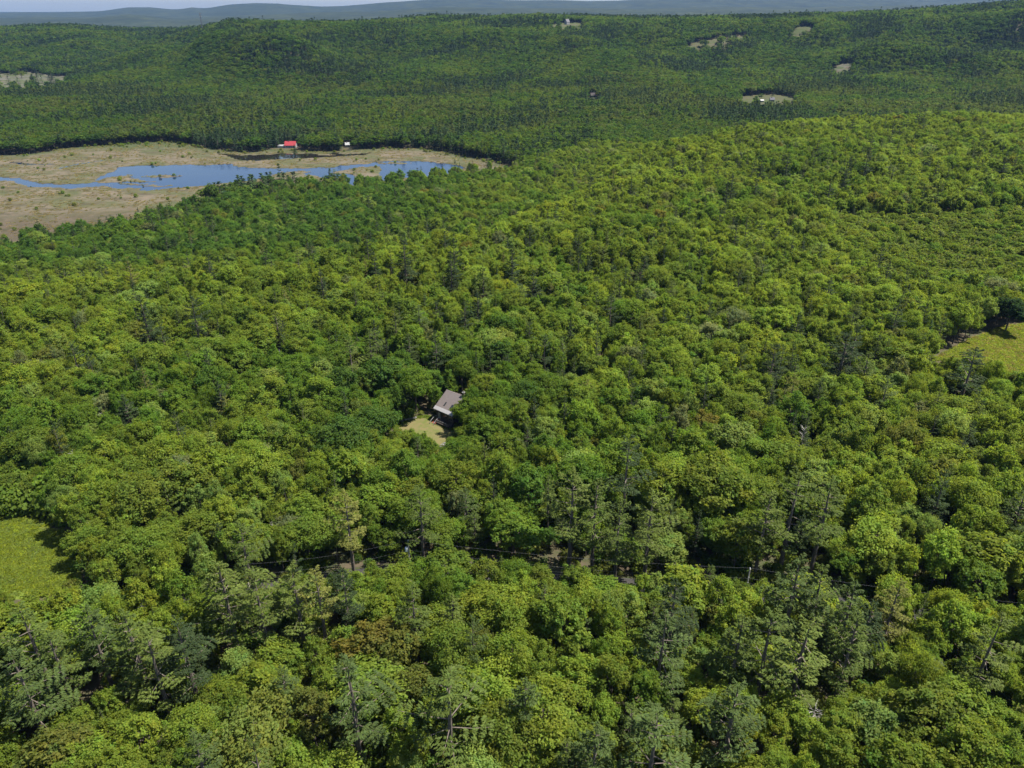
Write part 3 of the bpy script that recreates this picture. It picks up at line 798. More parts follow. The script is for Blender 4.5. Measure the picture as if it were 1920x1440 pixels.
# sight lines the photograph shows open: lawn, roof, poles, fields, houses across the pond
CLEAR = [(-34.51, 194.02, 0.3), (-31.83, 194.66, 0.3), (-29.76, 197.94, 0.3), (-26.66, 199.95, 0.3), (-23.15, 197.94, 0.3), (-19.54, 194.02, 0.3), (-18.9, 189.9, 0.3), (-21.35, 186.82, 0.3), (-24.34, 189.9, 0.3), (-28.34, 192.74, 0.3), (-21.48, 182.94, 0.3), (-32.52, 196.29, 0.3), (-24.1, 199.9, 4.3), (-21.2, 197.5, 4.3), (-19.7, 196.2, 4.3), (-22.2, 202.2, 6.2), (-20.3, 204.6, 8.3), (-17.4, 202.2, 8.3), (-15.8, 200.9, 8.3), (-19.3, 199.8, 6.2), (-18.0, 198.9, 6.4), (-23.8, 198.3, 1.0), (-22.5, 196.6, 1.5), (-22.3, 125.4, 10.5), (-22.3, 125.4, 8.5), (-22.3, 125.4, 6.6), (48.5, 116.5, 10.5), (48.5, 116.5, 8.5), (48.5, 116.5, 6.6), (-125.71, 146.57, 0.2), (-119.29, 141.38, 0.2), (-117.24, 144.46, 0.2), (-113.33, 144.46, 0.2), (-110.91, 133.6, 0.2), (-103.73, 131.75, 0.2), (-113.61, 129.94, 0.2), (-101.03, 124.7, 0.2), (-105.91, 123.01, 0.2), (-111.15, 123.01, 0.2), (-108.0, 141.38, 0.2), (-102.29, 133.6, 0.2), (-97.94, 127.28, 0.2), (-97.28, 123.85, 0.2), (-111.38, 144.46, 0.2), (164.39, 249.22, 0.2), (179.38, 261.78, 0.2), (190.25, 269.82, 0.2), (177.67, 251.65, 0.2), (188.66, 256.63, 0.2), (186.68, 246.82, 0.2), (179.25, 233.21, 0.2), (177.21, 237.61, 0.2), (166.37, 249.22, 0.2), (-50.61, 792.85, 0.3), (-33.74, 792.85, 0.3), (-19.88, 801.65, 0.3), (-9.21, 813.67, 0.3), (-2.88, 813.67, 0.3), (-14.65, 829.17, 0.3), (-85.95, 753.99, 0.3), (-106.09, 743.52, 0.3), (-126.9, 740.94, 0.3), (-154.74, 720.9, 0.3), (-190.96, 743.52, 0.3), (-209.53, 733.31, 0.3), (-243.84, 708.86, 0.3), (-265.5, 683.62, 0.3), (-295.09, 647.66, 0.3), (-315.01, 609.48, 0.3), (-332.94, 575.12, 0.3), (-346.8, 547.02, 0.3), (-362.85, 526.78, 0.3), (-66.37, 778.56, 0.3), (156.23, 243.07, 0.2), (161.14, 246.82, 0.2), (170.69, 251.65, 0.2), (174.29, 249.22, 0.2), (178.41, 244.47, 0.2), (173.84, 228.94, 0.2), (187.11, 264.42, 0.2), (-1185.3, 1863.7, 0.3), (-1156.7, 1895.4, 0.3), (-1111.6, 1881.4, 0.3), (-1028.6, 1801.1, 0.3), (-993.8, 1752.9, 0.3), (-984.4, 1695.3, 0.3), (-983.4, 1656.0, 0.3), (-994.4, 1604.3, 0.3), (-1022.1, 1597.3, 0.3), (-1040.3, 1696.3, 0.3), (403.4, 1362.2, 0.3), (426.7, 1395.5, 0.3), (457.5, 1403.6, 0.3), (475.1, 1396.0, 0.3), (483.0, 1371.8, 0.3), (478.8, 1342.4, 0.3), (457.7, 1336.2, 0.3), (428.1, 1329.0, 0.3), (407.0, 1338.2, 0.3), (446.4, 1363.9, 0.3), (444.4, 2018.0, 0.3), (471.2, 2042.6, 0.3), (520.2, 2081.2, 0.3), (599.9, 2150.1, 0.3), (602.4, 2133.4, 0.3), (548.8, 2070.3, 0.3), (499.8, 2034.5, 0.3), (465.7, 2014.6, 0.3), (514.9, 2055.0, 0.3), (741.9, 2142.0, 0.3), (764.9, 2170.5, 0.3), (793.4, 2162.5, 0.3), (772.2, 2138.4, 0.3), (744.9, 2117.8, 0.3), (761.9, 2141.9, 0.3), (698.7, 1728.2, 0.3), (719.8, 1752.3, 0.3), (730.3, 1730.6, 0.3), (715.1, 1695.3, 0.3), (696.8, 1699.5, 0.3), (712.3, 1721.4, 0.3), (116.1, 2254.1, 0.3), (145.1, 2333.1, 0.3), (177.2, 2367.1, 0.3), (198.4, 2370.4, 0.3), (181.7, 2302.0, 0.3), (139.6, 2240.9, 0.3), (159.3, 2310.8, 0.3), (-277.8, 934.7, 1.2), (-277.8, 938.7, 6.5), (-271.9, 934.7, 1.2), (-271.9, 938.7, 6.5), (-266.0, 934.7, 1.2), (-266.0, 938.7, 6.5), (-205.5, 940.2, 2.0), (-205.5, 942.7, 6.5), (-203.1, 940.2, 2.0), (-203.1, 942.7, 6.5), (-200.7, 940.2, 2.0), (-200.7, 942.7, 6.5), (150.3, 2313.1, 2.0), (150.3, 2318.1, 12), (155.7, 2313.1, 2.0), (155.7, 2318.1, 12), (161.1, 2313.1, 2.0), (161.1, 2318.1, 12), (140.1, 1395.2, 2.0), (140.1, 1399.2, 6.5), (143.5, 1395.2, 2.0), (143.5, 1399.2, 6.5), (146.9, 1395.2, 2.0), (146.9, 1399.2, 6.5), (421.5, 1327.4, 2.0), (421.5, 1329.4, 6.5), (423.9, 1327.4, 2.0), (423.9, 1329.4, 6.5), (426.3, 1327.4, 2.0), (426.3, 1329.4, 6.5), (441.2, 1337.4, 2.0), (441.2, 1340.4, 6.5), (444.5, 1337.4, 2.0), (444.5, 1340.4, 6.5), (447.8, 1337.4, 2.0), (447.8, 1340.4, 6.5)]
CLEAR_W = []
for (x, y, z_above) in CLEAR:
    CLEAR_W.append((x, y, gz(x, y) + z_above))
CLEAR_W = np.array(CLEAR_W)

def hides(x, y, h, r, base=None):
    """whether a crown at x, y would stand in one of the open sight lines"""
    base = gz(x, y) if base is None else base
    c = np.array([x, y, base + h * 0.62])
    d = CLEAR_W - CAM
    L2 = (d * d).sum(1)
    t = ((c - CAM) * d).sum(1) / L2
    near = CAM + d * t[:, None]
    off = np.abs(near - c)
    e = (off[:, 0] ** 2 + off[:, 1] ** 2) / (r * 1.12) ** 2 + (off[:, 2] / (h * 0.40)) ** 2
    return bool(np.any((t < 0.995) & (t > 0.1) & (e < 1.0)))

trees = []         # dicts: kind, x, y, h, r, tint, var, rot, hero(label)
def add_tree(kind, x, y, h, r, tint, label=None, var=None, z=None):
    trees.append(dict(kind=kind, x=float(x), y=float(y), z=gz(x, y) if z is None else z, h=float(h), r=float(r), tint=tuple(tint), label=label,
                      var=var, rot=float(RNG.uniform(0, 2 * PI)), sx=float(RNG.uniform(0.84, 1.19)) if kind == "broadleaf" else 1.0))

HERO = [('pine', -25.0, 80.1, 24, 6.6, 'pineblue', 'large grey-green pine with wide flat boughs below the russet tree', 2), ('pine', -9.8, 78.5, 23, 7.2, 'pine', 'largest spreading pine in the foreground, right of the big grey-green one', 6), ('pine', -18.0, 101.3, 20, 4.6, 'pine', 'cone-shaped pine just below the transformer pole', 3), ('pine', -53.2, 103.8, 23, 6.0, 'pinepale', 'pale layered pine of the roadside clump, leftmost', 0), ('pine', -46.4, 102.3, 22, 5.6, 'pinepale', None, 4), ('pine', -40.2, 104.1, 22, 5.4, 'pinepale', 'pale pine in the middle of the roadside clump', 5), ('pine', -36.1, 104.4, 21, 4.8, 'pinegold', 'golden-tinged pine at the right end of the roadside clump', 2), ('pine', -31.6, 106.0, 20, 3.6, 'pinedark', 'dark slender pine right of the golden-tinged pine', 1), ('pine', -52.8, 114.8, 23, 5.6, 'pine', 'dark-based layered pine behind the roadside clump', 4), ('pine', -65.2, 92.5, 22, 5.8, 'pine', None, 0), ('pine', -56.2, 91.6, 21, 5.4, 'pinedark', None, 5), ('pine', -73.1, 95.0, 21, 5.0, 'pineblue', None, 1), ('pine', -83.4, 93.7, 22, 6.0, 'pine', 'grey-green pine on the left edge just below the meadow', 2), ('pine', -78.8, 83.8, 22, 6.2, 'pineblue', None, 0), ('pine', -76.8, 89.7, 20, 5.0, 'pine', None, 3), ('pine', -44.7, 69.8, 21, 5.0, 'pineblue', None, 0), ('pine', -59.8, 88.7, 21, 5.2, 'pinepale', None, 6), ('pine', 12.8, 128.9, 26, 6.6, 'pinepale', 'tall pale pine with a bare lower trunk behind the road, leftmost of the roadside giants', 4), ('pine', 17.8, 127.4, 25, 5.4, 'pine', None, 0), ('pine', 26.8, 143.5, 25, 6.2, 'pinedark', 'dark-topped pine standing behind the roadside giants', 6), ('pine', 28.6, 122.6, 25, 6.0, 'pinepale', 'pale pine with drooping plates above a bare trunk by the road, right of the giants', 4), ('pine', 22.4, 123.6, 23, 4.6, 'pine', None, 0), ('pine', -19.5, 127.4, 23, 5.0, 'pine', 'pine directly behind the transformer pole', 4), ('pine', -35.2, 126.9, 22, 5.0, 'pinegold', 'isolated pine rising from green crowns left of the transformer pole', 4), ('pine', 29.1, 100.5, 22, 5.4, 'pinedark', 'dark pine in front of the wires midway between the two poles', 3), ('pine', 26.0, 92.5, 21, 6.0, 'pineblue', 'bluish pine with upswept top below the dark pine between the poles', 2), ('pine', 39.1, 92.9, 21, 5.0, 'pine', None, 1), ('pine', 43.8, 92.5, 22, 6.2, 'pine', None, 6), ('pine', 52.5, 105.0, 23, 6.4, 'pineblue', 'big grey-green pine right of the bare pole', 5), ('pine', 57.3, 105.3, 21, 4.6, 'pine', None, 0), ('pine', 60.9, 100.2, 22, 5.0, 'pineblue', None, 3), ('pine', 71.2, 103.5, 19, 4.4, 'pinegold', 'neat conical pine with golden edges right of the big roadside pines', 3), ('pine', 49.4, 90.6, 22, 7.0, 'pinepale', 'wide pale pine with long flat boughs below the bare pole', 2), ('pine', 58.5, 92.9, 21, 5.0, 'pine', None, 0), ('pine', 21.0, 72.6, 22, 6.8, 'pineblue', 'big grey-green pine at the bottom edge, right of centre', 6), ('pine', 34.3, 78.6, 21, 5.6, 'pineblue', None, 5), ('pine', 12.3, 72.4, 20, 4.8, 'pineblue', None, 1), ('pine', 2.1, 81.3, 19, 4.2, 'pineblue', None, 1), ('pine', 82.4, 92.3, 21, 5.4, 'pinepale', None, 2), ('pine', 63.2, 97.1, 20, 4.6, 'pinedark', None, 1), ('pine', 60.0, 127.9, 26, 7.0, 'pine', 'broad dark-hollowed pine behind the road above the bare pole', 6), ('pine', 66.6, 127.4, 25, 6.0, 'pine', 'tall pine leaning against the broad dark-hollowed one', 4), ('pine', 53.6, 125.5, 23, 5.4, 'pinepale', None, 4), ('pine', 141.2, 204.2, 22, 7.0, 'pinedark', 'large dark pine at the lower corner of the right meadow', 6), ('pine', 106.2, 214.4, 23, 6.8, 'pinedark', 'wide dark pine with flat boughs left of the right meadow', 4), ('pine', 110.3, 206.7, 20, 5.0, 'pine', None, 0), ('pine', -46.4, 306.9, 29, 6.0, 'pinedark', 'tallest dark pine standing above the crowns near the brow', 7), ('pine', -25.2, 311.3, 30, 5.2, 'pinedark', 'dark narrow pine right of the tallest one near the brow', 7), ('pine', 0.0, 307.3, 26, 6.0, 'pinedark', None, 9), ('pine', -12.0, 291.5, 22, 4.4, 'pine', None, 7), ('pine', -52.7, 218.6, 19, 5.4, 'pinepale', 'pale silvery pine in the crowns up-left of the cabin', 6), ('pine', -47.5, 225.8, 20, 5.0, 'pine', None, 4), ('pine', -24.9, 219.1, 22, 4.4, 'pinedark', None, 3), ('pine', -129.9, 242.1, 26, 6.0, 'pinedark', 'dark triangular pine standing out in the left middle forest', 8), ('pine', -112.9, 244.3, 24, 5.6, 'pinedark', 'second dark pine right of the triangular one in the left middle forest', 4), ('spruce', -155.8, 245.8, 14, 2.6, 'spruce', None, 0), ('spruce', -238.0, 431.3, 16, 3.0, 'spruce', None, 1), ('pine', 133.7, 453.8, 24, 5.6, 'pinedark', None, 9), ('pine', 171.9, 520.1, 25, 6, 'pinedark', None, 9), ('pine', 192.7, 528.6, 25, 6, 'pinedark', None, 8), ('pine', 212.5, 478.0, 26, 6.5, 'pinedark', None, 8), ('pine', 239.8, 511.1, 26, 6.5, 'pinedark', None, 8), ('pine', 334.1, 512.3, 25, 6.5, 'pinedark', None, 8), ('pine', 39.4, 696.6, 21, 5, 'pinedark', None, 7), ('pine', 59.6, 318.8, 16, 4.4, 'pinedark', None, 0), ('spruce', -269.5, 667.5, 13, 3.2, 'spruce', 'leftmost dark spruce standing at the near shore of the bog', 0), ('spruce', -263.8, 668.0, 11, 2.8, 'spruce', None, 1), ('spruce', -252.0, 665.2, 13, 3.4, 'spruce', 'broad dark spruce in the near-shore row, right of the leftmost pair', 2), ('spruce', -237.7, 662.6, 14, 3.2, 'spruce', 'pointed dark spruce of the near-shore row below the blue pond', 3), ('spruce', -275.1, 632.3, 9, 2.6, 'spruce', None, 0), ('spruce', -213.7, 698.5, 13, 3.2, 'spruce', 'dark spruce at the end of the tan spit in front of the pond', 1), ('spruce', -183.1, 713.8, 8, 2.4, 'spruce', None, 2), ('spruce', -195.7, 703.8, 9, 2.6, 'spruce', None, 3), ('spruce', -280.8, 603.7, 8, 2.4, 'spruce', None, 1), ('spruce', -209.3, 919.0, 24, 5.0, 'dark', 'tall dark spruce left of the small white house beyond the pond', 1), ('spruce', -252.2, 883.4, 13, 3.2, 'dark', 'slim dark spruce on the bank below the red-roofed farmhouse', 2), ('broadleaf', -191.3, 921.7, 12, 4.0, 'deep', 'round dark tree beside the small white house beyond the pond', 0), ('pine', -26.1, 304.0, 24, 5.0, 'pinedark', None, 9), ('pine', -60.2, 310.9, 20, 4.4, 'pinedark', None, 8), ('pine', 8.8, 292.7, 20, 5, 'pinedark', None, 7), ('pine', -77.1, 284.1, 20, 4.6, 'pinedark', None, 9), ('pine', 127.1, 439.7, 22, 5, 'pinedark', None, 8), ('pine', 191.5, 448.7, 24, 5.5, 'pinedark', None, 9), ('pine', 149.4, 456.5, 22, 5, 'pinedark', None, 7), ('pine', 278.7, 494.3, 23, 5.5, 'pinedark', None, 8), ('pine', -17.6, 254.9, 19, 4.6, 'pinedark', None, 9), ('pine', -47.9, 236.4, 19, 4.6, 'pinedark', None, 8), ('pine', 103.6, 247.5, 17, 4.2, 'pinedark', None, 7), ('pine', 113.3, 222.9, 22, 5.6, 'pinedark', None, 2), ('broadleaf', -5.3, 118.5, 11, 3.4, 'olive', None, 3), ('broadleaf', 0.9, 117.8, 11, 3.4, 'green', None, 1), ('broadleaf', 5.5, 117.4, 10, 3.0, 'olive', None, 4), ('broadleaf', -24.9, 98.1, 14, 4.6, 'russet', 'rust-tinged broadleaf tree in the foreground below the transformer pole', 0), ('broadleaf', -20.5, 97.1, 13, 4.2, 'brown', None, 3), ('broadleaf', -17.2, 89.3, 12, 3.4, 'brown', None, 7), ('broadleaf', -33.4, 83.9, 13, 4.2, 'brown', None, 6), ('broadleaf', -70.5, 76.5, 13, 4.4, 'brown', None, 3), ('broadleaf', -158.1, 226.5, 14, 5.0, 'brown', 'brown-tinged crown in the far left middle forest', 0), ('broadleaf', 54.9, 181.2, 13, 4.4, 'russet', 'rust-topped crown above the roadside giants, right of centre', 0), ('broadleaf', -8.3, 204.3, 14, 4.2, 'lime', 'brightest lime-green tree right behind the cabin', 8), ('broadleaf', -106.2, 213.5, 13, 3.6, 'yellow', 'yellow-green crown in the left middle forest below the dark pines', 4), ('broadleaf', -39.5, 207.3, 18, 7.0, 'deep', 'huge deep-green rounded tree up-left of the cabin', 0), ('broadleaf', -30.4, 204.4, 16, 5.4, 'green', 'green tree at the upper left corner of the lawn', 1), ('broadleaf', -52.7, 204.7, 16, 5.6, 'deep', None, 3), ('broadleaf', -39.6, 179.9, 15, 5.4, 'deep', 'dense deep-green tree at the left tip of the lawn', 1), ('broadleaf', -46.2, 170.3, 16, 6.0, 'deep', 'dense deep-green tree left of the lawn, down-slope', 5), ('broadleaf', -38.9, 164.0, 13, 4.6, 'green', None, 0), ('broadleaf', -17.6, 221.6, 15, 5.4, 'deep', None, 3), ('broadleaf', -3.6, 225.3, 15, 5.8, 'deep', 'deep-green tree behind the lime tree by the cabin', 9), ('broadleaf', -15.2, 195.8, 9, 2.8, 'olive', 'small olive tree pressed against the right side of the cabin', 4), ('broadleaf', -11.9, 192.6, 12, 4.0, 'green', 'green tree overhanging the right end of the cabin roof', 0), ('broadleaf', -8.2, 179.5, 13, 4.6, 'green', 'fresh green tree covering the right side of the lawn', 7), ('broadleaf', -11.7, 174.0, 10, 3.6, 'green', None, 0), ('broadleaf', 4.0, 198.9, 14, 4.6, 'deep', None, 1), ('broadleaf', 10.7, 204.2, 14, 4.8, 'green', None, 1), ('broadleaf', -30.0, 178.3, 8, 3.0, 'olive', None, 7), ('broadleaf', -23.7, 175.3, 8, 3.0, 'green', 'small bright tree at the lower edge of the lawn', 8), ('broadleaf', 60.0, 170.6, 15, 5.4, 'pale', 'pale feathery tree like a fan above the broad dark-hollowed pine', 7), ('broadleaf', 48.7, 145.0, 18, 7.0, 'olive', 'very large olive-green dome behind the road, right of the giants', 5), ('broadleaf', 36.6, 146.7, 17, 5.6, 'lime', None, 4), ('broadleaf', 49.3, 127.4, 14, 4.6, 'olive', None, 3), ('broadleaf', 199.5, 274.7, 14, 6.0, 'dark', 'dark tree casting shade on the top of the right meadow', 3), ('broadleaf', 130.0, 188.5, 14, 6.0, 'lime', None, 1), ('broadleaf', 112.1, 200.4, 14, 5.6, 'lime', None, 5), ('broadleaf', -81.4, 147.9, 17, 6.0, 'olive', 'big olive rounded tree in the left forest between meadow and lawn', 0), ('broadleaf', -87.3, 141.1, 16, 5.6, 'olive', None, 5), ('broadleaf', 99.0, 120.7, 15, 6.0, 'lime', 'big lime-green tree at the right edge above the end of the road', 3), ('broadleaf', 94.1, 113.7, 14, 5.0, 'green', None, 0), ('broadleaf', -0.8, 79.3, 13, 4.4, 'olive', None, 5), ('broadleaf', 5.1, 82.5, 14, 5.2, 'lime', 'big lime-green dome at the bottom edge, right of the largest spreading pine', 5), ('broadleaf', 22.8, 87.7, 13, 4.0, 'green', 'fresh dark-hearted broadleaf tree between the big foreground pines', 8), ('broadleaf', 67.5, 84.1, 14, 5.4, 'olive', 'wide olive tree in the lower right corner of the forest', 9), ('dead', -79.3, 229.3, 11, 2.0, 'grey', 'pale bare dead tree in the left middle forest', 0), ('dead', -136.8, 239.2, 11, 2.0, 'grey', None, 1), ('dead', -41.1, 83.3, 10, 2.0, 'grey', 'pale bare dead tree at the bottom, left of the big pines', 2), ('dead', 50.7, 85.1, 9, 2.0, 'grey', 'bare dead tree in a dark gap at the bottom right', 3), ('dead', -62.3, 304.3, 10, 2, 'grey', None, 1)]
for (kind_, x, y, hh, r, tk, lab, var) in HERO:
    if kind_ == "pine": r *= 1.12
    j = RNG.uniform(0.93, 1.07)
    add_tree(kind_, x, y, hh, r, tuple(c * j for c in TINT[tk]), lab, var)

HERO_PINES = [t for t in trees if t["kind"] == "pine"]
HPX = np.array([t["x"] for t in HERO_PINES]); HPY = np.array([t["y"] for t in HERO_PINES]); HPR = np.array([t["r"] for t in HERO_PINES])
def near_hero(x, y):
    """beside one of the standing-out pines, or just in front of it"""
    dx = x - HPX; dy = HPY - y
    return bool(np.any((np.abs(dx) < HPR + 1.5) & (dy > -HPR - 2) & (dy < HPR + 7)))
# hash of trees for spacing
CELL = 8.0
hashd = {}
def put_hash(t):
    hashd.setdefault((int(t["x"] // CELL), int(t["y"] // CELL)), []).append(t)
for t in trees: put_hash(t)
def too_close(x, y, r, k):
    cx_, cy_ = int(x // CELL), int(y // CELL)
    for i in range(cx_ - 2, cx_ + 3):
        for j in range(cy_ - 2, cy_ + 3):
            for t in hashd.get((i, j), ()):
                if (t["x"] - x) ** 2 + (t["y"] - y) ** 2 < (k * (t["r"] + r)) ** 2: return True
    return False

STOPS_M = [-1.7, -0.7, 0.2, 1.0, 1.7]
STOPS_C = np.array([TINT["deep"], TINT["green"], TINT["olive"], TINT["lime"], TINT["yellow"]])
def broad_tint(x, y, rng, w1=None, w2=None):
    w1 = float(wob(x, y, 120, 61)) if w1 is None else w1; w2 = float(wob(x, y, 45, 62)) if w2 is None else w2
    m = 0.30 + 0.6 * w1 + 0.35 * w2 + rng.normal(0, 0.42)
    m -= 1.9 * math.exp(-(((x + 32) / 40) ** 2 + ((y - 202) / 42) ** 2))         # deeper greens round the cabin
    m -= 1.1 * float(sstep(-20, -120, x) * sstep(400, 480, y)) + 0.9 * float(sstep(60, 0, x) * sstep(400, 470, y))
    m += 0.45 * float(sstep(126, 112, y)) - 0.25 * float(sstep(330, 520, y) * sstep(40, 160, x))
    bd = y - float(np.interp(x, BX, BY))
    m += 0.35 * float(sstep(-110, -20, bd) * (1 - sstep(15, 50, bd)))
    r_ = rng.rand()
    if r_ < 0.022: base = TINT["brown"]
    elif r_ < 0.025: base = TINT["russet"]
    elif r_ < 0.045: base = TINT["grey"]
    elif r_ < 0.12: base = TINT["pale"]
    else: base = [float(np.interp(m, STOPS_M, STOPS_C[:, k])) for k in range(3)]
    j = math.exp(rng.normal(0, 0.10))
    hsh = rng.normal(0, 0.035)
    j *= 1.07
    return (base[0] * j * (1 + hsh), base[1] * j * 1.04, base[2] * j * (1 - hsh))

def pine_tint(rng, dark=0.0):
    k = rng.rand()
    b = TINT["pinedark"] if k < 0.22 + dark else TINT["pineblue"] if k < 0.45 + dark else TINT["pine"] if k < 0.82 else TINT["pinepale"] if k < 0.96 else TINT["pinegold"]
    j = math.exp(rng.normal(0, 0.1))
    return tuple(c * j for c in b)

def conifer_share(x, y, w3):
    p = 0.06 + 0.10 * float(sstep(0.2, 1.0, w3))
    if y < 120: p += 0.03
    if 160 < y < 560: p += 0.065
    if 130 < y < 150: p += 0.10
    if y > 520 and x > 60: p += 0.10
    S = float(np.interp(x, SX, SY))
    if x < 40 and S - 60 < y < S + 20: p += 0.12
    return p

def plant_pass(y0, y1, spacing, rlo, rhi, k, hlo, hhi, seed, young=False):
    rng = np.random.RandomState(seed)
    y = y0
    row = 0
    while y < y1:
        half = 0.80 * y + 55
        x = -half + (row % 2) * spacing * 0.5
        while x < half:
            px = x + rng.uniform(-0.48, 0.48) * spacing; py = y + rng.uniform(-0.48, 0.48) * spacing
            x += spacing
            r = rng.uniform(rlo, rhi)
            if too_close(px, py, r, k): continue
            cand.append((px, py, r, rng.uniform(hlo, hhi)))
            put_hash(dict(x=px, y=py, r=r))
        y += spacing * 0.87
        row += 1

cand = []
plant_pass(52, 880, 10.6, 3.2, 5.9, 0.72, 13.0, 17.0, 11)
n_big = len(cand)
plant_pass(52, 880, 4.7, 2.3, 3.9, 0.54, 11.0, 14.8, 12)
n_mid = len(cand)
plant_pass(52, 700, 4.0, 1.9, 2.9, 0.50, 8.0, 11.5, 14)
cx = np.array([c[0] for c in cand]); cyv = np.array([c[1] for c in cand])
bl = blocked(cx, cyv)
rd = road_dist(cx, cyv)
beyond_marsh = (cx < 110) & (cyv > np.interp(cx, SX + [110, 200], SY + [900, 900]) + 0)
CZ = ground_z(cx, cyv); CW1 = wob(cx, cyv, 120, 61); CW2 = wob(cx, cyv, 45, 62); CW3 = wob(cx, cyv, 90, 71)
# treeless gap added below the brow so the row behind shows its shaded faces
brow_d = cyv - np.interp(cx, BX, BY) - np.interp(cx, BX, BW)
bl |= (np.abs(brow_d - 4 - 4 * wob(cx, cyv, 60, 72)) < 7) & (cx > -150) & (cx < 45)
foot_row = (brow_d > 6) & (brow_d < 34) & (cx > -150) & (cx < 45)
rng = np.random.RandomState(13)
YOUNG = [[(-150.0, 169.09), (-131.25, 169.09), (-106.63, 147.15), (-114.52, 142.84), (-132.34, 142.84)], [(-126.86, 346.27), (-85.84, 360.72), (-63.71, 374.24), (-79.39, 329.57), (-113.18, 310.56)], [(187.04, 428.92), (326.7, 442.15), (250.71, 323.36), (172.91, 308.28), (155.8, 348.48)]]
for i, (x, y, r, hh) in enumerate(cand):
    if bl[i] or rd[i] < 3.6 or (rd[i] < 6.2 and y > 118 and -45 < x < 60): continue
    if beyond_marsh[i] and y < 870: continue
    # trees between the drone and the road stay low; those behind it are tall
    if y < 131 and rd[i] < 13 and i < n_mid: hh *= (0.88 if -45 < x < 52 else 1.0)
    if y >= 122 and rd[i] < 20: hh *= 0.84
    yg = in_poly(x, y, YOUNG[0]) or in_poly(x, y, YOUNG[1]) or in_poly(x, y, YOUNG[2])
    if yg: hh *= 0.6; r *= 0.72
    thicket = tuple(c * rng.uniform(0.9, 1.1) for c in (0.118, 0.172, 0.026))
    if near_hero(x, y): hh *= 0.80
    con = rng.rand() < conifer_share(x, y, CW3[i]) and not yg
    if con:
        if rng.rand() < 0.2 and y > 240:
            kind_, h2, r2, tn = "spruce", hh * rng.uniform(0.85, 1.15), 2.4 * rng.uniform(0.9, 1.3), tuple(c * rng.uniform(0.9, 1.3) for c in TINT["spruce"])
        else:
            kind_, h2, r2, tn = "pine", hh * rng.uniform(1.1, 1.4), r * rng.uniform(0.85, 1.1), pine_tint(rng, 0.35 if y > 160 else 0.0)
    else:
        kind_, h2, r2, tn = "broadleaf", hh, r, broad_tint(x, y, rng, CW1[i], CW2[i])
        if yg and x < 0: tn = thicket
        if foot_row[i]: h2 *= 1.12; tn = tuple(a * 0.55 + b * 0.45 for a, b in zip(TINT["deep"], TINT["dark"])) if rng.rand() < 0.5 else tuple(c * rng.uniform(0.85, 1.1) for c in TINT["deep"])  # shade on the row's near faces, put into darker leaf tints
        if rng.rand() < 0.012 and y < 360: kind_ = "dead"; h2 = hh * 0.85; r2 = 1.8
    if y < 860 and hides(x, y, h2, r2, CZ[i]):
        if hides(x, y, h2 * 0.55, r2 * 0.6, CZ[i]): continue
        h2 *= 0.55; r2 *= 0.6
        if kind_ == "pine": kind_ = "broadleaf"; tn = broad_tint(x, y, rng)
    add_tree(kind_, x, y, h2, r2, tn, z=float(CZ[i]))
print("near trees", len(trees))

# ------------------------------------------------------------------ which of them show: a rough painter's count, far to near
fx = 0.5 / math.tan(math.atan(18 / 25.84))
BW_, BH_ = 640, 480
buf = np.full((BH_, BW_), -1, np.int32)
sp, cp = math.sin(PITCH), math.cos(PITCH)
def project(x, y, z):
    dy = y; dz = z - CAM[2]
    depth = dy * cp - dz * sp
    up = dy * sp + dz * cp
    return BW_ * (0.5 + fx * x / depth), BH_ * 0.5 - BW_ * fx * up / depth, depth
order = sorted(range(len(trees)), key=lambda i: -(trees[i]["x"] ** 2 + trees[i]["y"] ** 2))
for i in order:
    t = trees[i]
    hc = {"broadleaf": 0.64, "pine": 0.62, "spruce": 0.5, "dead": 0.6}[t["kind"]]
    hv = {"broadleaf": 0.36, "pine": 0.38, "spruce": 0.5, "dead": 0.4}[t["kind"]] * t["h"]
    u_, v_, dep = project(t["x"], t["y"], t["z"] + hc * t["h"])
    if dep < 10: continue
    sc_ = BW_ * fx / dep
    ru = t["r"] * sc_ * (0.75 if t["kind"] in ("pine", "spruce") else 0.95); rv = math.hypot(hv * 0.85, t["r"] * 0.5) * sc_
    t["uv"] = (u_ / BW_, v_ / BH_); t["dep"] = dep
    i0, i1 = max(0, int(u_ - ru)), min(BW_ - 1, int(u_ + ru)); j0, j1 = max(0, int(v_ - rv)), min(BH_ - 1, int(v_ + rv))
    if i1 < i0 or j1 < j0: continue
    jj, ii = np.ogrid[j0:j1 + 1, i0:i1 + 1]
    msk = ((ii - u_) / max(ru, .5)) ** 2 + ((jj - v_) / max(rv, .5)) ** 2 <= 1
    buf[j0:j1 + 1, i0:i1 + 1][msk] = i
cnt = np.bincount(buf[buf >= 0], minlength=len(trees))
for i, t in enumerate(trees): t["seen"] = int(cnt[i]); t["id"] = i

def pick(kind, limit):
    c = [t for t in trees if t["kind"] == kind and (t["seen"] > 3 or t["label"])]
    c.sort(key=lambda t: (t["label"] is None, -t["seen"]))
    return c[:limit]
chosen = {k: pick(k, n) for k, n in (("broadleaf", 300), ("pine", 250), ("spruce", 90), ("dead", 60))}
chosen_ids = {t["id"] for v in chosen.values() for t in v}

